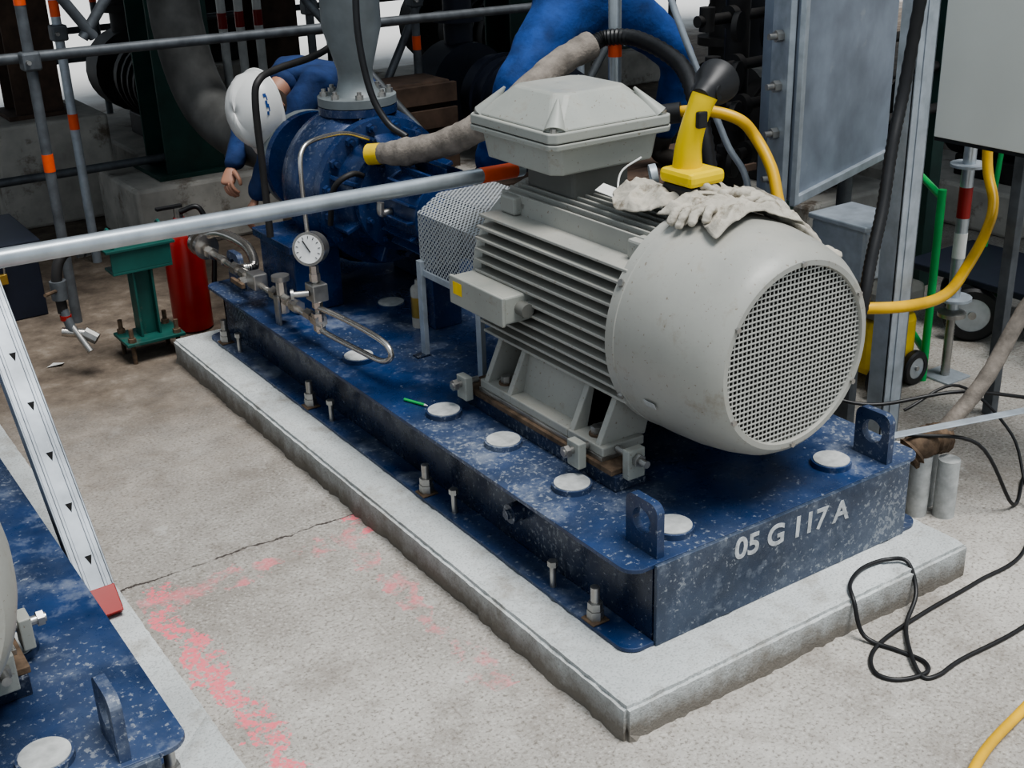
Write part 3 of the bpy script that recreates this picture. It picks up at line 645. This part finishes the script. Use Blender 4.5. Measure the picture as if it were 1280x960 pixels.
fd=V((.945,.326,0)); 
g.bar('front_flange_left',(1.362,.892,.85),(1.362,.892,2.4),.03,.02,'galv',side=fd)
g.bar('bottom_flange',(1.35,.892,.86),(2.17,1.172,.86),.03,.02,'galv')
g.prism('side_flange',[(1.335,.93),(1.349,.915),(1.39,1.04),(1.376,1.05)],2,.85,2.4,'galv',.002)
for z in (.93,1.085,1.245,1.41,1.57,1.73,1.9):
    g.cyl('flange_bolt',(1.37,.975,z),(1.30,.99,z),.011,'steel',seg=12); g.cyl('flange_nut',(1.35,.98,z),(1.325,.985,z),.02,'steel',seg=6)
for x,y in ((1.43,1.05),(2.08,1.30)): g.cyl('support_leg',(x,y,0),(x,y,.86),.03,'galvdark')
g.done()
g=G('yellow_air_hose')
g.tube('hose',[(.93,1.06,1.20),(.99,.95,1.215),(1.06,.87,1.19),(1.11,.84,1.13),(1.11,.76,1.04),(1.09,.70,.94),(1.08,.62,.78),(1.11,.48,.66),(1.21,.395,.645),(1.41,.37,.62),(1.62,.42,.60),(1.82,.50,.63),(2.0,.57,.70),(2.11,.63,.78),(2.17,.72,.92),(2.2,.76,1.3),(2.2,.76,1.8)],.019,'yellow',seg=16)
g.cyl('plug_body',(.95,1.02,1.205),(.86,1.12,1.185),.034,'black',seg=20)
g.done()
g=G('black_corrugated_hose')
g.tube('hose',[(1.375,.40,2.3),(1.375,.43,1.8),(1.35,.455,1.35),(1.27,.42,1.15),(1.19,.37,.977),(1.11,.33,.84),(1.05,.30,.70),(1.04,.34,.5),(1.045,.45,.37)],.018,'black',sub=18,rfun=lambda t,i:1+.12*(i%2))
g.done()
def wheel(g,c,ax,r,wd,nm):
    c=V(c);ax=V(ax).normalized()
    g.lathe(nm+'_tyre',c-ax*wd/2,ax,[(0,r*.62),(0,r*.9),(wd*.2,r),(wd*.8,r),(wd,r*.9),(wd,r*.62),(0,r*.62)],'black',36)
    g.lathe(nm+'_rim',c-ax*wd*.4,ax,[(0,0),(0,r*.25),(wd*.25,r*.3),(wd*.1,r*.63),(wd*.8,r*.63),(wd*.8,0)],'galvbright',28)
    g.cyl(nm+'_hub',c-ax*wd*.6,c+ax*wd*.6,r*.14,'steel')
g=G('wheeled_trolley')
ax=(-.75,-.66,0)
wheel(g,(2.62,1.02,.12),ax,.12,.05,'wheel_1'); wheel(g,(2.86,1.22,.12),ax,.12,.05,'wheel_2'); wheel(g,(2.85,.80,.12),ax,.12,.05,'wheel_3')
g.box('deck',(2.62,.78,.24),(3.1,1.4,.27),'navy',.005)
g.tube('handle',[(3.05,.8,.25),(3.1,.8,.8),(3.1,1.3,.8),(3.05,1.3,.25)],.014,'lime',smoothpath=False)
g.tube('frame_left',[(2.5,.8,.25),(2.5,.8,.12),(2.9,1.1,.12)],.012,'lime',smoothpath=False)
g.done()
g=G('wheeled_vacuum_cleaner')
g.box('yellow_body',(1.84,.88,.06),(2.10,1.16,.30),'label',.04); g.box('grey_lid',(1.83,.87,.30),(2.11,1.17,.42),'motor_dk',.03)
g.tube('handle',[(1.88,1.0,.42),(1.92,1.0,.47),(2.02,1.0,.47),(2.06,1.0,.42)],.012,'black')
for p in ((1.86,.86,.07),(2.06,.86,.07),(1.86,1.18,.07),(2.06,1.18,.07)): wheel(g,p,(0,-1,0),.07,.035,'castor')
g.done()
def jackpole(x,y,nm='scaffold_jack_post',zt=1.9):
    g=G(nm)
    g.box('base_plate',(x-.07,y-.07,0),(x+.07,y+.07,.008),'galv',.001)
    g.tube('screw',[(x,y,0),(x,y,.15),(x,y,.30)],.017,'steel',sub=24,rfun=lambda t,i:1+.12*(i%2))
    g.lathe('jack_nut',(x,y,.26),(0,0,1),[(0,.03),(0,.055),(.015,.055),(.03,.03)],'steel',20)
    g.cyl('standard',(x,y,.28),(x,y,zt),.0242,'galvbright')
    g.cyl('red_band_1',(x,y,.66),(x,y,.78),.0255,'red'); g.cyl('white_band',(x,y,.50),(x,y,.60),.0253,'white'); 
    for z in (.33,.86): g.lathe('rosette',(x,y,z),(0,0,1),[(0,.025),(0,.07),(.01,.07),(.01,.025)],'galv',16)
    g.done()
jackpole(2.22,.83); jackpole(2.62,.55)
g=G('green_scaffold_frame'); 
g.cyl('post_1',(2.12,.86,0),(2.12,.86,.78),.016,'lime'); g.cyl('post_2',(2.5,1.35,0),(2.5,1.35,.78),.016,'lime'); g.cyl('rail',(2.12,.86,.75),(2.5,1.35,.75),.014,'lime'); g.cyl('rail_low',(2.12,.86,.12),(2.5,1.35,.12),.014,'lime'); g.done()
g=G('conduit_stub_cluster')
for i,(x,y,h_) in enumerate(((1.19,.24,.19),(1.24,.17,.21),(1.30,.11,.20),(1.31,.20,.22),(1.25,.27,.2))):
    g.cyl('pipe_stub_%d'%i,(x,y,0),(x,y,h_),.034,'grout',seg=20)
g.tube('rusty_wrapping',[(1.20,.20,.20),(1.27,.18,.245),(1.34,.17,.24)],.05,'rust',sub=10,rfun=lambda t,i:1+.25*noise.noise(V((i*.8,1,0))))
g.tube('rising_conduit',[(1.28,.18,.24),(1.36,.16,.30),(1.50,.15,.42),(1.68,.165,.60),(1.85,.10,.85),(1.88,.0,1.04)],.026,'lag',seg=16,rfun=lambda t,i:1+.12*noise.noise(V((i*.9,0,0))))
g.bar('steel_strap',(1.03,.16,.336),(1.62,-.02,.345),.035,.004,'galv',side=(0,1,0))
g.tube('loose_cable_1',[(1.2,.2,.28),(1.35,.05,.26),(1.5,.0,.02),(1.7,.1,.01)],.006,'black'); g.tube('loose_cable_2',[(1.3,.3,.3),(1.5,.25,.35),(1.6,.1,.2),(1.55,-.05,.02),(1.7,-.2,.01)],.005,'black')
g.tube('loose_cable_3',[(1.05,.5,.37),(1.2,.35,.33),(1.45,.2,.36),(1.75,.05,.3),(2.1,.0,.25)],.006,'black')
g.done()
g=G('black_power_cable')
z=.006
g.tube('cable',[(2.2,.35,z),(1.7,.05,z),(1.305,-.184,z),(1.05,-.21,z),(.816,-.221,z),(.62,-.24,z),(.523,-.272,z),(.475,-.33,z),(.500,-.382,z),(.58,-.405,z),(.615,-.37,z),(.60,-.30,z),(.565,-.21,.018),(.565,-.165,.105),(.61,-.11,.115),(.70,-.075,.115),(.79,-.085,.115),(.825,-.13,.115),(.80,-.187,.05),(.70,-.24,z+.006),(.60,-.34,z+.008),(.56,-.41,z),(.60,-.43,z),(.703,-.422,z),(.962,-.427,z),(1.4,-.38,z),(2.0,-.5,z)],.0062,'black',seg=10)
g.done()
g=G('yellow_ground_hose')
g.tube('hose',[(.0,-.95,.014),(.2,-.80,.014),(.39,-.705,.014),(.61,-.655,.014),(1.0,-.60,.014),(1.6,-.65,.014)],.013,'yellow'); g.done()
g=G('process_valve_rack')
for i,z in enumerate((.87,1.05,1.20,1.38,1.55)):
    g.cyl('pipe_%d'%i,(1.55,1.5+.04*i,z),(3.2,1.6+.04*i,z),.022,'blackpipe'); 
    g.cyl('flange_%d'%i,(1.72,1.51+.04*i,z),(1.75,1.51+.04*i,z),.045,'blackpipe'); g.cyl('valve_%d'%i,(1.60,1.5+.04*i,z-.04),(1.60,1.5+.04*i,z+.05),.03,'blackpipe'); 
    g.cyl('handwheel_%d'%i,(1.56,1.42,z),(1.57,1.40,z),.055,'blackpipe')
g.box('rack_post_1',(1.98,1.55,0),(2.06,1.62,2.4),'green',.003); g.box('rack_post_2',(3.0,1.6,0),(3.08,1.68,2.4),'green',.003)
g.tube('vertical_pipe',[(1.80,1.66,0),(1.80,1.66,2.4)],.05,'blackpipe')
g.tube('diag_conduit',[(1.08,1.36,1.75),(1.16,1.25,1.4),(1.27,1.15,1.05),(1.36,1.1,.8),(1.38,1.1,0)],.012,'galv')
g.done()
# ================================================================ LEFT SIDE
g=G('galvanised_scaffold_plank')
a=V((-1.120,.985,.125)); b=a+(V((-1.135,1.61,.80))-a)*2.9
sd=V((.93,.25,.25)); g.bar('plank_face',a,b,.085,.012,'galvmid',side=sd)
z_=(b-a).normalized(); sx_=(sd-z_*sd.dot(z_)).normalized(); ny=z_.cross(sx_)
for s_ in (-1,1): 
    g.bar('plank_lip_%d'%s_,a+sx_*s_*.043+ny*.012,b+sx_*s_*.043+ny*.012,.006,.045,'galvmid',side=sd)
    g.bar('plank_rib_%d'%s_,a+sx_*s_*.024+ny*s_*0,b+sx_*s_*.024,.010,.018,'galvmid',side=sd)
for k in range(16):
    p=a+z_*(.14+.16*k)+sx_*.006
    for s2 in (-1,1):
        q=p+ny*s2*.0066; me=bpy.data.meshes.new('slot'); me.from_pydata([tuple(q),tuple(q+z_*.028-sx_*.010),tuple(q+z_*.028+sx_*.010)],[],[(0,1,2)]); g.add('slot_%d_%d'%(k,s2),me,'void')
g.bar('red_end',a-z_*.01,a+z_*.07,.088,.03,'red',side=sd)
g.done()
g=G('fire_extinguisher')
ex,ey=.0,3.32
g.lathe('cylinder',(ex,ey,0),(0,0,1),[(0,.078),(.01,.09),(.42,.09),(.47,.075),(.50,.035),(.53,.025),(.53,0)],'red',36)
g.cyl('valve',(ex,ey,.53),(ex,ey,.575),.02,'steel'); g.box('lever',(ex-.10,ey-.012,.575),(ex+.02,ey+.012,.59),'black',.003)
g.tube('hose',[(ex,ey-.02,.56),(ex+.08,ey-.06,.57),(ex+.11,ey-.09,.4),(ex+.09,ey-.09,.2)],.012,'black')
g.done()
g=G('green_pipe_stand')
sx0,sy0=-.27,3.12
g.box('base_plate',(sx0-.13,sy0-.10,.085),(sx0+.13,sy0+.10,.10),'green2',.003)
for dx_ in (-.10,.10):
    for dy_ in (-.075,.075): g.cyl('levelling_stud',(sx0+dx_,sy0+dy_,0),(sx0+dx_,sy0+dy_,.16),.010,'rust',seg=10); g.cyl('stud_nut',(sx0+dx_,sy0+dy_,.10),(sx0+dx_,sy0+dy_,.118),.018,'rust',seg=6)
g.box('post_web',(sx0-.04,sy0-.005,.10),(sx0+.04,sy0+.005,.40),'green2',.002)
for s_ in (-1,1): g.box('post_flange_%d'%s_,(sx0+s_*.04-.005,sy0-.04,.10),(sx0+s_*.04+.005,sy0+.04,.40),'green2',.002)
g.box('cross_head',(sx0-.13,sy0-.06,.40),(sx0+.13,sy0+.06,.412),'green2',.002); g.box('cross_head_web',(sx0-.13,sy0-.06,.412),(sx0+.13,sy0-.05,.50),'green2',.002); 
g.box('saddle_cap',(sx0-.15,sy0-.07,.50),(sx0+.15,sy0+.06,.512),'green2',.002)
for s_ in (-1,1):
    g.tube('u_bolt_%d'%s_,[(sx0+s_*.11,sy0-.04,.51),(sx0+s_*.11,sy0-.04,.56),(sx0+s_*.11,sy0,.59),(sx0+s_*.11,sy0+.04,.56),(sx0+s_*.11,sy0+.04,.51)],.007,'green2')
g.tube('supported_pipe',[(-.62,3.10,.28),(-.62,3.10,.44),(-.57,3.11,.525),(-.45,3.12,.54),(-.05,3.14,.54),(0,3.15,.51),(0,3.16,.47)],.022,'blackpipe',seg=16)
g.cyl('pipe_flange_1',(-.52,3.115,.54),(-.50,3.116,.54),.045,'galvdark'); g.cyl('pipe_flange_2',(-.49,3.115,.54),(-.47,3.116,.54),.045,'galvdark')
g.cyl('drain_valve',(-.62,3.10,.34),(-.62,3.10,.42),.035,'galvdark',seg=10); g.cyl('valve_lever',(-.62,3.1,.38),(-.70,3.0,.40),.008,'rust',seg=8)
g.tube('drain_pipe',[(-.62,3.10,.30),(-.61,3.08,.24),(-.60,3.07,.19)],.020,'galvdark'); g.cyl('tee_body',(-.64,3.09,.20),(-.545,3.04,.185),.020,'chrome',seg=12); g.cyl('cap',(-.56,3.05,.19),(-.52,3.02,.16),.026,'steel',seg=8); g.cyl('red_collar',(-.615,3.09,.25),(-.615,3.09,.27),.024,'red'); g.cyl('valve_tap',(-.60,3.07,.22),(-.56,3.0,.12),.014,'steel')
g.done()
g=G('steel_cable_box'); g.box('body',(-1.5,3.95,0),(-.50,4.5,.36),'navy',.006); g.box('lid',(-1.52,3.93,.36),(-.48,4.52,.38),'navy',.004)
g.box('padlock_body',(-.72,3.905,.20),(-.66,3.93,.25),'brass',.004); g.tube('padlock_shackle',[(-.71,3.918,.25),(-.71,3.918,.285),(-.69,3.918,.30),(-.67,3.918,.285),(-.67,3.918,.25)],.005,'steel'); g.done()
g=G('paper_scrap'); me=bpy.data.meshes.new('scrap'); me.from_pydata([(-.70,3.24,.004),(-.64,3.22,.012),(-.62,3.25,.004),(-.66,3.28,.003)],[],[(0,1,2,3)]); g.add('scrap',me,'white'); g.done()
def icol(nm,x,y,w,z0,z1,mat,ped=None):
    g=G(nm)
    g.box('web',(x-.01,y-w/2,z0),(x+.01,y+w/2,z1),mat,.002)
    for s_ in (-1,1): g.box('flange_%d'%s_,(x-w/2,y+s_*w/2-.01,z0),(x+w/2,y+s_*w/2+.01,z1),mat,.002)
    g.box('base_plate',(x-w*.7,y-w*.7,z0),(x+w*.7,y+w*.7,z0+.025),mat,.002)
    if ped: g.box('concrete_pedestal',(x-ped[0],y-ped[1],0),(x+ped[0],y+ped[1],z0),'pale',.02)
    g.done()
icol('steel_column',.62,4.95,.34,.36,3.2,'green',(.42,.36))
icol('steel_column',.05,5.9,.28,.62,3.2,'brown',(.34,.34))
icol('steel_column',-.95,6.4,.28,.5,3.2,'brown',(.3,.3))
icol('steel_column',1.75,6.2,.30,.3,3.2,'brown',(.4,.4))
icol('steel_column',3.0,5.0,.30,.3,3.2,'green',(.4,.4))
icol('steel_column',4.2,3.6,.30,.3,3.2,'green',(.4,.4))
icol('steel_column',-2.2,5.2,.30,.3,3.2,'green',(.4,.4))
icol('steel_column',4.6,1.6,.30,.3,3.2,'brown',(.4,.4))
icol('steel_column',5.4,7.2,.30,.3,3.2,'green',(.4,.4))
# scaffolding behind
g=G('tube_scaffolding')
def tub(a,b,mat='galvdark',bands=()):
    a=V(a);b=V(b); g.cyl('scaffold_tube',a,b,.0242,mat,seg=16)
    for t in bands: p=a.lerp(b,t); q=a.lerp(b,t+.05/(b-a).length*1.6); g.cyl('red_band',p,q,.0258,'orange',seg=16)
def coup(p): p=V(p); g.box('coupler',p-V((.04,.04,.04)),p+V((.04,.04,.04)),'galvdark',.01); g.cyl('coupler_bolt',p+V((-.02,-.07,0)),p+V((-.02,.05,0)),.01,'steel',seg=8)
tub((-2.2,3.8,1.25),(3.2,3.8,1.19)); tub((-2.5,5.0,.43),(1.4,5.0,.43)); tub((-2.0,4.6,1.75),(4.5,4.6,1.7))
tub((-2.5,7.4,.9),(5.5,7.4,.9)); tub((-2.5,8.8,.5),(6,8.8,.5)); tub((-2,6.9,1.4),(5,6.9,1.4))
for x,y in ((-.42,3.75),(-.05,4.65),(1.35,4.65),(1.95,4.5),(2.3,4.7),(1.15,3.75),(2.55,3.7),(3.4,3.9),(-1.3,4.6),(-.6,7.3),(.9,7.3),(2.4,7.3),(3.6,7.3),(.3,8.7),(1.9,8.7),(-.9,8.7),(3.4,8.7)):
    tub((x,y,0),(x,y,2.6),'galvdark' if random.random()<.6 else 'galv',(random.choice((.28,.36,.42)),random.choice((.5,.56))))
    coup((x,y,1.22)); 
tub((-.1,3.85,1.28),(-.55,3.75,1.95)); tub((-.15,3.85,1.28),(.35,3.85,1.9)); tub((1.4,4.4,.3),(2.4,4.8,1.6)); tub((1.6,3.9,.6),(.9,4.9,1.9)); tub((2.2,3.7,.2),(3.2,3.7,1.6))
for x in (1.35,1.47,1.6): g.cyl('white_marker_post',(x,6.0,0),(x,6.0,1.35),.03,'white',seg=14); g.cyl('marker_band',(x,6.0,.98),(x,6.0,1.08),.0315,'red',seg=14)
g.done()
g=G('scaffold_tube_upright'); g.cyl('tube',(1.135,1.6,0),(1.135,1.6,2.4),.0242,'galvbright'); g.cyl('red_tape',(1.135,1.6,1.30),(1.135,1.6,1.39),.0255,'orange'); g.box('foot',(1.08,1.545,0),(1.19,1.655,.01),'galv',.001); g.done()
def bgpump(x,y,s=1,mat='blackpipe'):
    g=G('background_pump_set')
    g.box('base',(x-.4*s,y-.8*s,0),(x+.4*s,y+.8*s,.3*s),'pale',.02)
    g.cyl('motor_body',(x,y-.7*s,.65*s),(x,y,.65*s),.24*s,mat,seg=28); 
    for k in range(5): g.cyl('cooling_ring',(x,y-(.1+.12*k)*s,.65*s),(x,y-(.13+.12*k)*s,.65*s),.26*s,mat,seg=28)
    g.cyl('pump_casing',(x,y+.25*s,.65*s),(x,y+.5*s,.65*s),.28*s,mat,seg=28); g.cyl('riser',(x,y+.38*s,.9*s),(x,y+.38*s,2.6),.09*s,mat,seg=20); g.cyl('riser_flange',(x,y+.38*s,1.05*s),(x,y+.38*s,1.1*s),.16*s,mat,seg=20)
    g.box('foot',(x-.2*s,y-.6*s,.3*s),(x+.2*s,y-.1*s,.45*s),mat,.01)
    g.done()
bgpump(2.35,4.3,1,'navy'); bgpump(1.0,6.6,1,'blackpipe'); bgpump(-1.7,7.6,1,'blackpipe'); bgpump(3.6,6.6,1.1,'blackpipe'); bgpump(3.3,3.0,.9,'blackpipe'); bgpump(5.3,4.8,1.1,'navy'); bgpump(2.4,9.4,1.2,'blackpipe'); bgpump(4.3,.2+2.2,.8,'blackpipe')
g=G('timber_crate'); 
for k in range(5): g.box('slat_%d'%k,(1.45,4.15,.12+.14*k),(2.0,4.19,.23+.14*k),'brown',.003)
g.box('core',(1.47,4.19,.05),(1.98,4.5,.8),'brown',.01); g.box('skid',(1.45,4.2,0),(2.0,4.3,.06),'brown',.004); g.done()
g=G('junction_box'); g.box('body',(1.42,.62,.62),(1.62,.86,.80),'galv',.01); g.box('lid',(1.41,.61,.80),(1.63,.87,.82),'galv',.005); g.box('stand',(1.5,.7,0),(1.54,.78,.62),'galvdark',.002); g.done()
g=G('added_shade_platform')  # unseen deck added overhead to keep sun off the background
g.box('shade_deck',(-6,3.4,3.2),(10,9.6,3.3),'blackpipe',0)
g.box('shade_deck_right',(3.0,-1.5,3.2),(10,3.4,3.3),'blackpipe',0)
for y in (3.5,6.4,9.4): g.box('beam_x',(-6,y-.1,2.95),(10,y+.1,3.2),'green',.004)
for x in (-2.2,.62,3.0,5.4): g.box('beam_y',(x-.1,3.4,3.0),(x+.1,9.6,3.2),'green',.004)
g.done()
# ================================================================ PEOPLE
def frame(up,fwd):
    up=V(up).normalized(); fwd=V(fwd); fwd=(fwd-up*fwd.dot(up)).normalized(); rt=fwd.cross(up)
    return Matrix((rt,fwd,up)).transposed()
def head(g,c,up,fwd,helmet=True,S=1.0):
    R3=frame(up,fwd); c=V(c); T=lambda p:c+R3@(V(p)*S)
    bm=bmesh.new(); bmesh.ops.create_uvsphere(bm,u_segments=32,v_segments=20,radius=1)
    for v in bm.verts:
        x,y,z=v.co; w=.074*(1-.22*max(0,-z)); d=.092*(1-.12*max(0,-z)*(1 if y<0 else .2))
        p=V((x*w,y*d,z*.115))
        if y>0:
            p.y+=.016*math.exp(-((x/.16)**2+((z+.12)/.22)**2))+.006*math.exp(-((x/.3)**2+((z+.55)/.12)**2))
            p.y-=.010*(math.exp(-(((abs(x)-.38)/.16)**2+((z-.03)/.12)**2)))
        v.co=T(p)
    me=bpy.data.meshes.new('head'); bm.to_mesh(me); bm.free(); g.add('head',me,'skin',smooth=True)
    for s_ in (-1,1):
        g.lathe('eye_%d'%s_,T((s_*.028,.070,.004)),R3@V((0,1,0)),[(0,.011),(.006,.010),(.010,.005),(.011,0)],'white',12)
        g.cyl('pupil_%d'%s_,T((s_*.028,.080,.004)),T((s_*.028,.082,.004)),.004,'black',seg=10)
        g.tube('ear_%d'%s_,[T((s_*.074,.0,.02)),T((s_*.083,-.012,.022)),T((s_*.084,-.018,-.005)),T((s_*.075,-.002,-.030))],.009,'skin')
    g.tube('mouth',[T((-.022,.083,-.062)),T((0,.090,-.060)),T((.022,.083,-.062))],.004,'skin')
    g.tube('nose',[T((0,.088,.01)),T((0,.103,-.018)),T((0,.108,-.028)),T((0,.094,-.034))],.009,'skin')
    bm=bmesh.new(); bmesh.ops.create_uvsphere(bm,u_segments=28,v_segments=18,radius=1)
    for v in list(bm.verts):
        if (v.co.y>.35 and v.co.z<.45) or v.co.z<-.85: bm.verts.remove(v)
    for v in bm.verts: v.co=T((v.co.x*.082,v.co.y*.100-.003,v.co.z*.121))
    me=bpy.data.meshes.new('hair'); bm.to_mesh(me); bm.free(); g.add('hair',me,'hair',smooth=True)
    if helmet:
        bm=bmesh.new(); seg=40; rings=[]
        prof=[(0,1.02),(.15,1.01),(.4,.95),(.65,.80),(.85,.58),(.96,.32),(1.0,.001)]
        for z,r in prof:
            rings.append([bm.verts.new(T((r*.118*math.cos(2*math.pi*k/seg)*(1),r*.142*math.sin(2*math.pi*k/seg)-.004,.025+z*.125+(.010 if abs(math.cos(2*math.pi*k/seg))<.17 and .2<z<.99 else 0)))) for k in range(seg)])
        br=[]
        for k in range(seg):
            t=2*math.pi*k/seg; ex=.012+.045*max(0,math.sin(t))**2
            br.append(bm.verts.new(T(((.12+ex*.6)*math.cos(t),(.145+ex)*math.sin(t)-.004,.020-.012*max(0,math.sin(t))))))
        rings=[br]+rings
        for i in range(len(rings)-1):
            for k in range(seg): bm.faces.new((rings[i][k],rings[i][(k+1)%seg],rings[i+1][(k+1)%seg],rings[i+1][k]))
        me=bpy.data.meshes.new('helmet'); bm.to_mesh(me); bm.free(); ob=g.add('hard_hat',me,'helmet',smooth=True)
        sm=ob.modifiers.new('t','SOLIDIFY'); sm.thickness=.004; sm.offset=1
        for s_ in (-1,1):
            vs=[];fs=[]
            for a_ in range(7):
                for b_ in range(4):
                    t=(math.pi if s_<0 else 0)+s_*(-.35+.10*a_); z=.32+.07*b_; rr=1.0-.06*(z/.4)**1.5+.035
                    vs.append(tuple(T((rr*.118*math.cos(t),rr*.142*math.sin(t)-.004,.025+z*.125))))
            for a_ in range(6):
                for b_ in range(3):
                    i=a_*4+b_
                    if (a_+b_)%3: fs.append((i,i+4,i+5,i+1))
            me=bpy.data.meshes.new('logo'); me.from_pydata(vs,[],fs); g.add('hard_hat_logo_%d'%s_,me,'overall')
def hand(g,wr,dirv,nrm,curl=.9,side=1,mat='skin'):
    d=V(dirv).normalized(); n_=V(nrm); n_=(n_-d*n_.dot(d)).normalized(); s=d.cross(n_)*side; wr=V(wr)
    T=lambda a,b,c: wr+d*a+s*b+n_*c
    g.skin('palm',[([T(-.02,0,0),T(.02,0,0),T(.06,0,0),T(.085,0,.0)],[(.024,.020),(.034,.018),(.040,.016),(.038,.013)])],mat)
    for i,(b,l) in enumerate(((-.030,.072),(-.010,.082),(.011,.076),(.030,.060))):
        p=[T(.075,b,0)]; a=0.15; q=p[0]
        for f_ in (.45,.32,.23):
            a+=curl*.6; q=q+(d*math.cos(a)+n_*math.sin(a))*l*f_; p.append(q)
        g.skin('finger_%d'%i,[(p,[.0095,.009,.0082,.007])],mat)
    g.skin('thumb',[([T(.02,-.028,.004),T(.045,-.052,.014),T(.070,-.060,.032),T(.088,-.052,.046)],[.013,.0115,.010,.008])],mat)
def person(nm,J,R_=1,mat='overall'):
    g=G(nm); j={k:V(v) for k,v in J.items()}; r=R_
    ch=[([j['pelvis'],j['spine'],j['chest'],j['neckbase']],[(.165*r,.135*r),(.15*r,.125*r),(.175*r,.13*r),(.085,.08)])]
    for s in 'LR':
        ch.append(([j['chest'],j['sh'+s],j['sh'+s].lerp(j['el'+s],.5),j['el'+s],j['wr'+s]],[(.175*r,.13*r),.080*r,.064*r,.058*r,.044*r]))
        kn=j['kn'+s]; hp=j['hip'+s]; an=j['an'+s]
        ch.append(([j['pelvis'],hp,hp.lerp(kn,.5),kn,kn.lerp(an,.4),an],[(.165*r,.135*r),.115*r,.098*r,.080*r,.072*r,.060*r]))
    ob=g.skin('overalls',ch,mat,3)
    tx=bpy.data.textures.new('folds','CLOUDS'); tx.noise_scale=.13
    dm=ob.modifiers.new('d','DISPLACE'); dm.texture=tx; dm.strength=.035; dm.mid_level=.5; dm.texture_coords='GLOBAL'
    nb,hdp=j['neckbase'],j['head']
    g.skin('neck',[([nb-(hdp-nb)*.2,nb.lerp(hdp,.7)],[.058,.056])],'skin')
    g.skin('collar',[([nb-(hdp-nb)*.25,nb.lerp(hdp,.32)],[.080,.070])],mat)
    for s in 'LR':
        an,to=j['an'+s],j['toe'+s]; ff=(to-an); ff.z=0; ff.normalize()
        g.skin('boot_'+s,[([an+V((0,0,.05)),V((an.x,an.y,to.z+.05))-ff*.02,V((an.x,an.y,to.z+.045))+ff*.09,V((an.x,an.y,to.z+.035))+ff*.18],[.058,(.052,.048),(.050,.042),(.042,.032)])],'boot')
        w=j['wr'+s]; e=j['el'+s]; hand(g,w,j.get('hd'+s,w+(w-e))-w,j.get('hn'+s,V((1,0,-.3))),.8,1 if s=='L' else -1)
    return g
g=person('worker_in_hard_hat',dict(pelvis=(.98,3.30,.92),spine=(.84,3.25,1.02),chest=(.64,3.17,1.11),neckbase=(.48,3.09,1.10),head=(.33,3.03,1.02),
  shL=(.57,3.00,1.09),elL=(.36,2.99,.86),wrL=(.25,3.02,.62),hdL=(.20,3.03,.53),shR=(.62,3.35,1.09),elR=(.42,3.43,.88),wrR=(.28,3.34,.70),hdR=(.22,3.28,.62),
  hipL=(.99,3.21,.87),hipR=(.99,3.41,.87),knL=(.84,3.2,.47),knR=(.84,3.46,.47),anL=(1.10,3.2,.12),anR=(1.10,3.46,.12),toeL=(.93,3.19,0),toeR=(.93,3.47,0)),1.08,'navyover')
head(g,(.345,3.03,1.005),(-.80,-.30,.08),(-.15,-.35,-1),True,1.12); g.done()
g=person('worker_in_overalls',dict(pelvis=(1.66,2.50,1.40),spine=(1.70,2.60,1.56),chest=(1.76,2.74,1.76),neckbase=(1.80,2.82,1.95),head=(1.82,2.84,2.10),
  shL=(1.57,2.75,1.86),elL=(1.44,2.95,1.66),wrL=(1.50,3.10,1.46),shR=(1.98,2.78,1.86),elR=(2.12,2.98,1.66),wrR=(2.0,3.12,1.46),
  hipL=(1.52,2.46,1.36),hipR=(1.84,2.46,1.36),knL=(1.19,2.34,1.08),knR=(2.14,2.36,1.10),anL=(1.10,2.46,.70),anR=(2.12,2.48,.70),toeL=(1.04,2.3,.58),toeR=(2.14,2.3,.58)),1.2)
head(g,(1.82,2.86,2.13),(.05,.3,1),(.1,1,-.5))
g.done()
g=G('scaffold_work_platform')
for k in range(4): g.box('board_%d'%k,(.98,2.22+.15*k,.545),(2.5,2.36+.15*k,.58),'brown',.003)
for x in (1.15,2.4):
    for y in (2.25,2.78): g.cyl('leg',(x,y,0),(x,y,.54),.024,'galvdark')
    g.cyl('cross_tube',(x,2.2,.52),(x,2.85,.52),.024,'galvdark')
g.done()
# ---------------------------------------------------------------- camera
yaw,pitch,roll=.5807,.4082,-.034
f=V((math.sin(yaw)*math.cos(pitch),math.cos(yaw)*math.cos(pitch),-math.sin(pitch)))
r=V((math.cos(yaw),-math.sin(yaw),0)); u=r.cross(f)
r2=r*math.cos(roll)+u*math.sin(roll); u2=-r*math.sin(roll)+u*math.cos(roll)
cam=bpy.data.cameras.new('camera'); cam.sensor_width=36; cam.lens=1549.7*36/1280
co=bpy.data.objects.new('camera',cam); bpy.context.collection.objects.link(co)
mw=Matrix((( r2.x,u2.x,-f.x,-1.755),(r2.y,u2.y,-f.y,-2.0448),(r2.z,u2.z,-f.z,2.0125),(0,0,0,1)))
co.matrix_world=mw; bpy.context.scene.camera=co
# ---------------------------------------------------------------- light
w=bpy.data.worlds.new('sky'); bpy.context.scene.world=w; w.use_nodes=True; n=w.node_tree; bg=n.nodes['Background']
bg.inputs[0].default_value=(.80,.90,1.0,1); bg.inputs[1].default_value=.55
sun=bpy.data.lights.new('sun','SUN'); sun.energy=3.1; sun.angle=math.radians(28); sun.color=(1,.985,.965)
so=bpy.data.objects.new('overcast_sun',sun); bpy.context.collection.objects.link(so)
so.rotation_euler=V((-.10,.30,-1)).to_track_quat('-Z','Y').to_euler()
vs_=bpy.context.scene.view_settings; vs_.view_transform='AgX'
try: vs_.look='AgX - Medium High Contrast'
except Exception as e: print(e)
vs_.exposure=.32
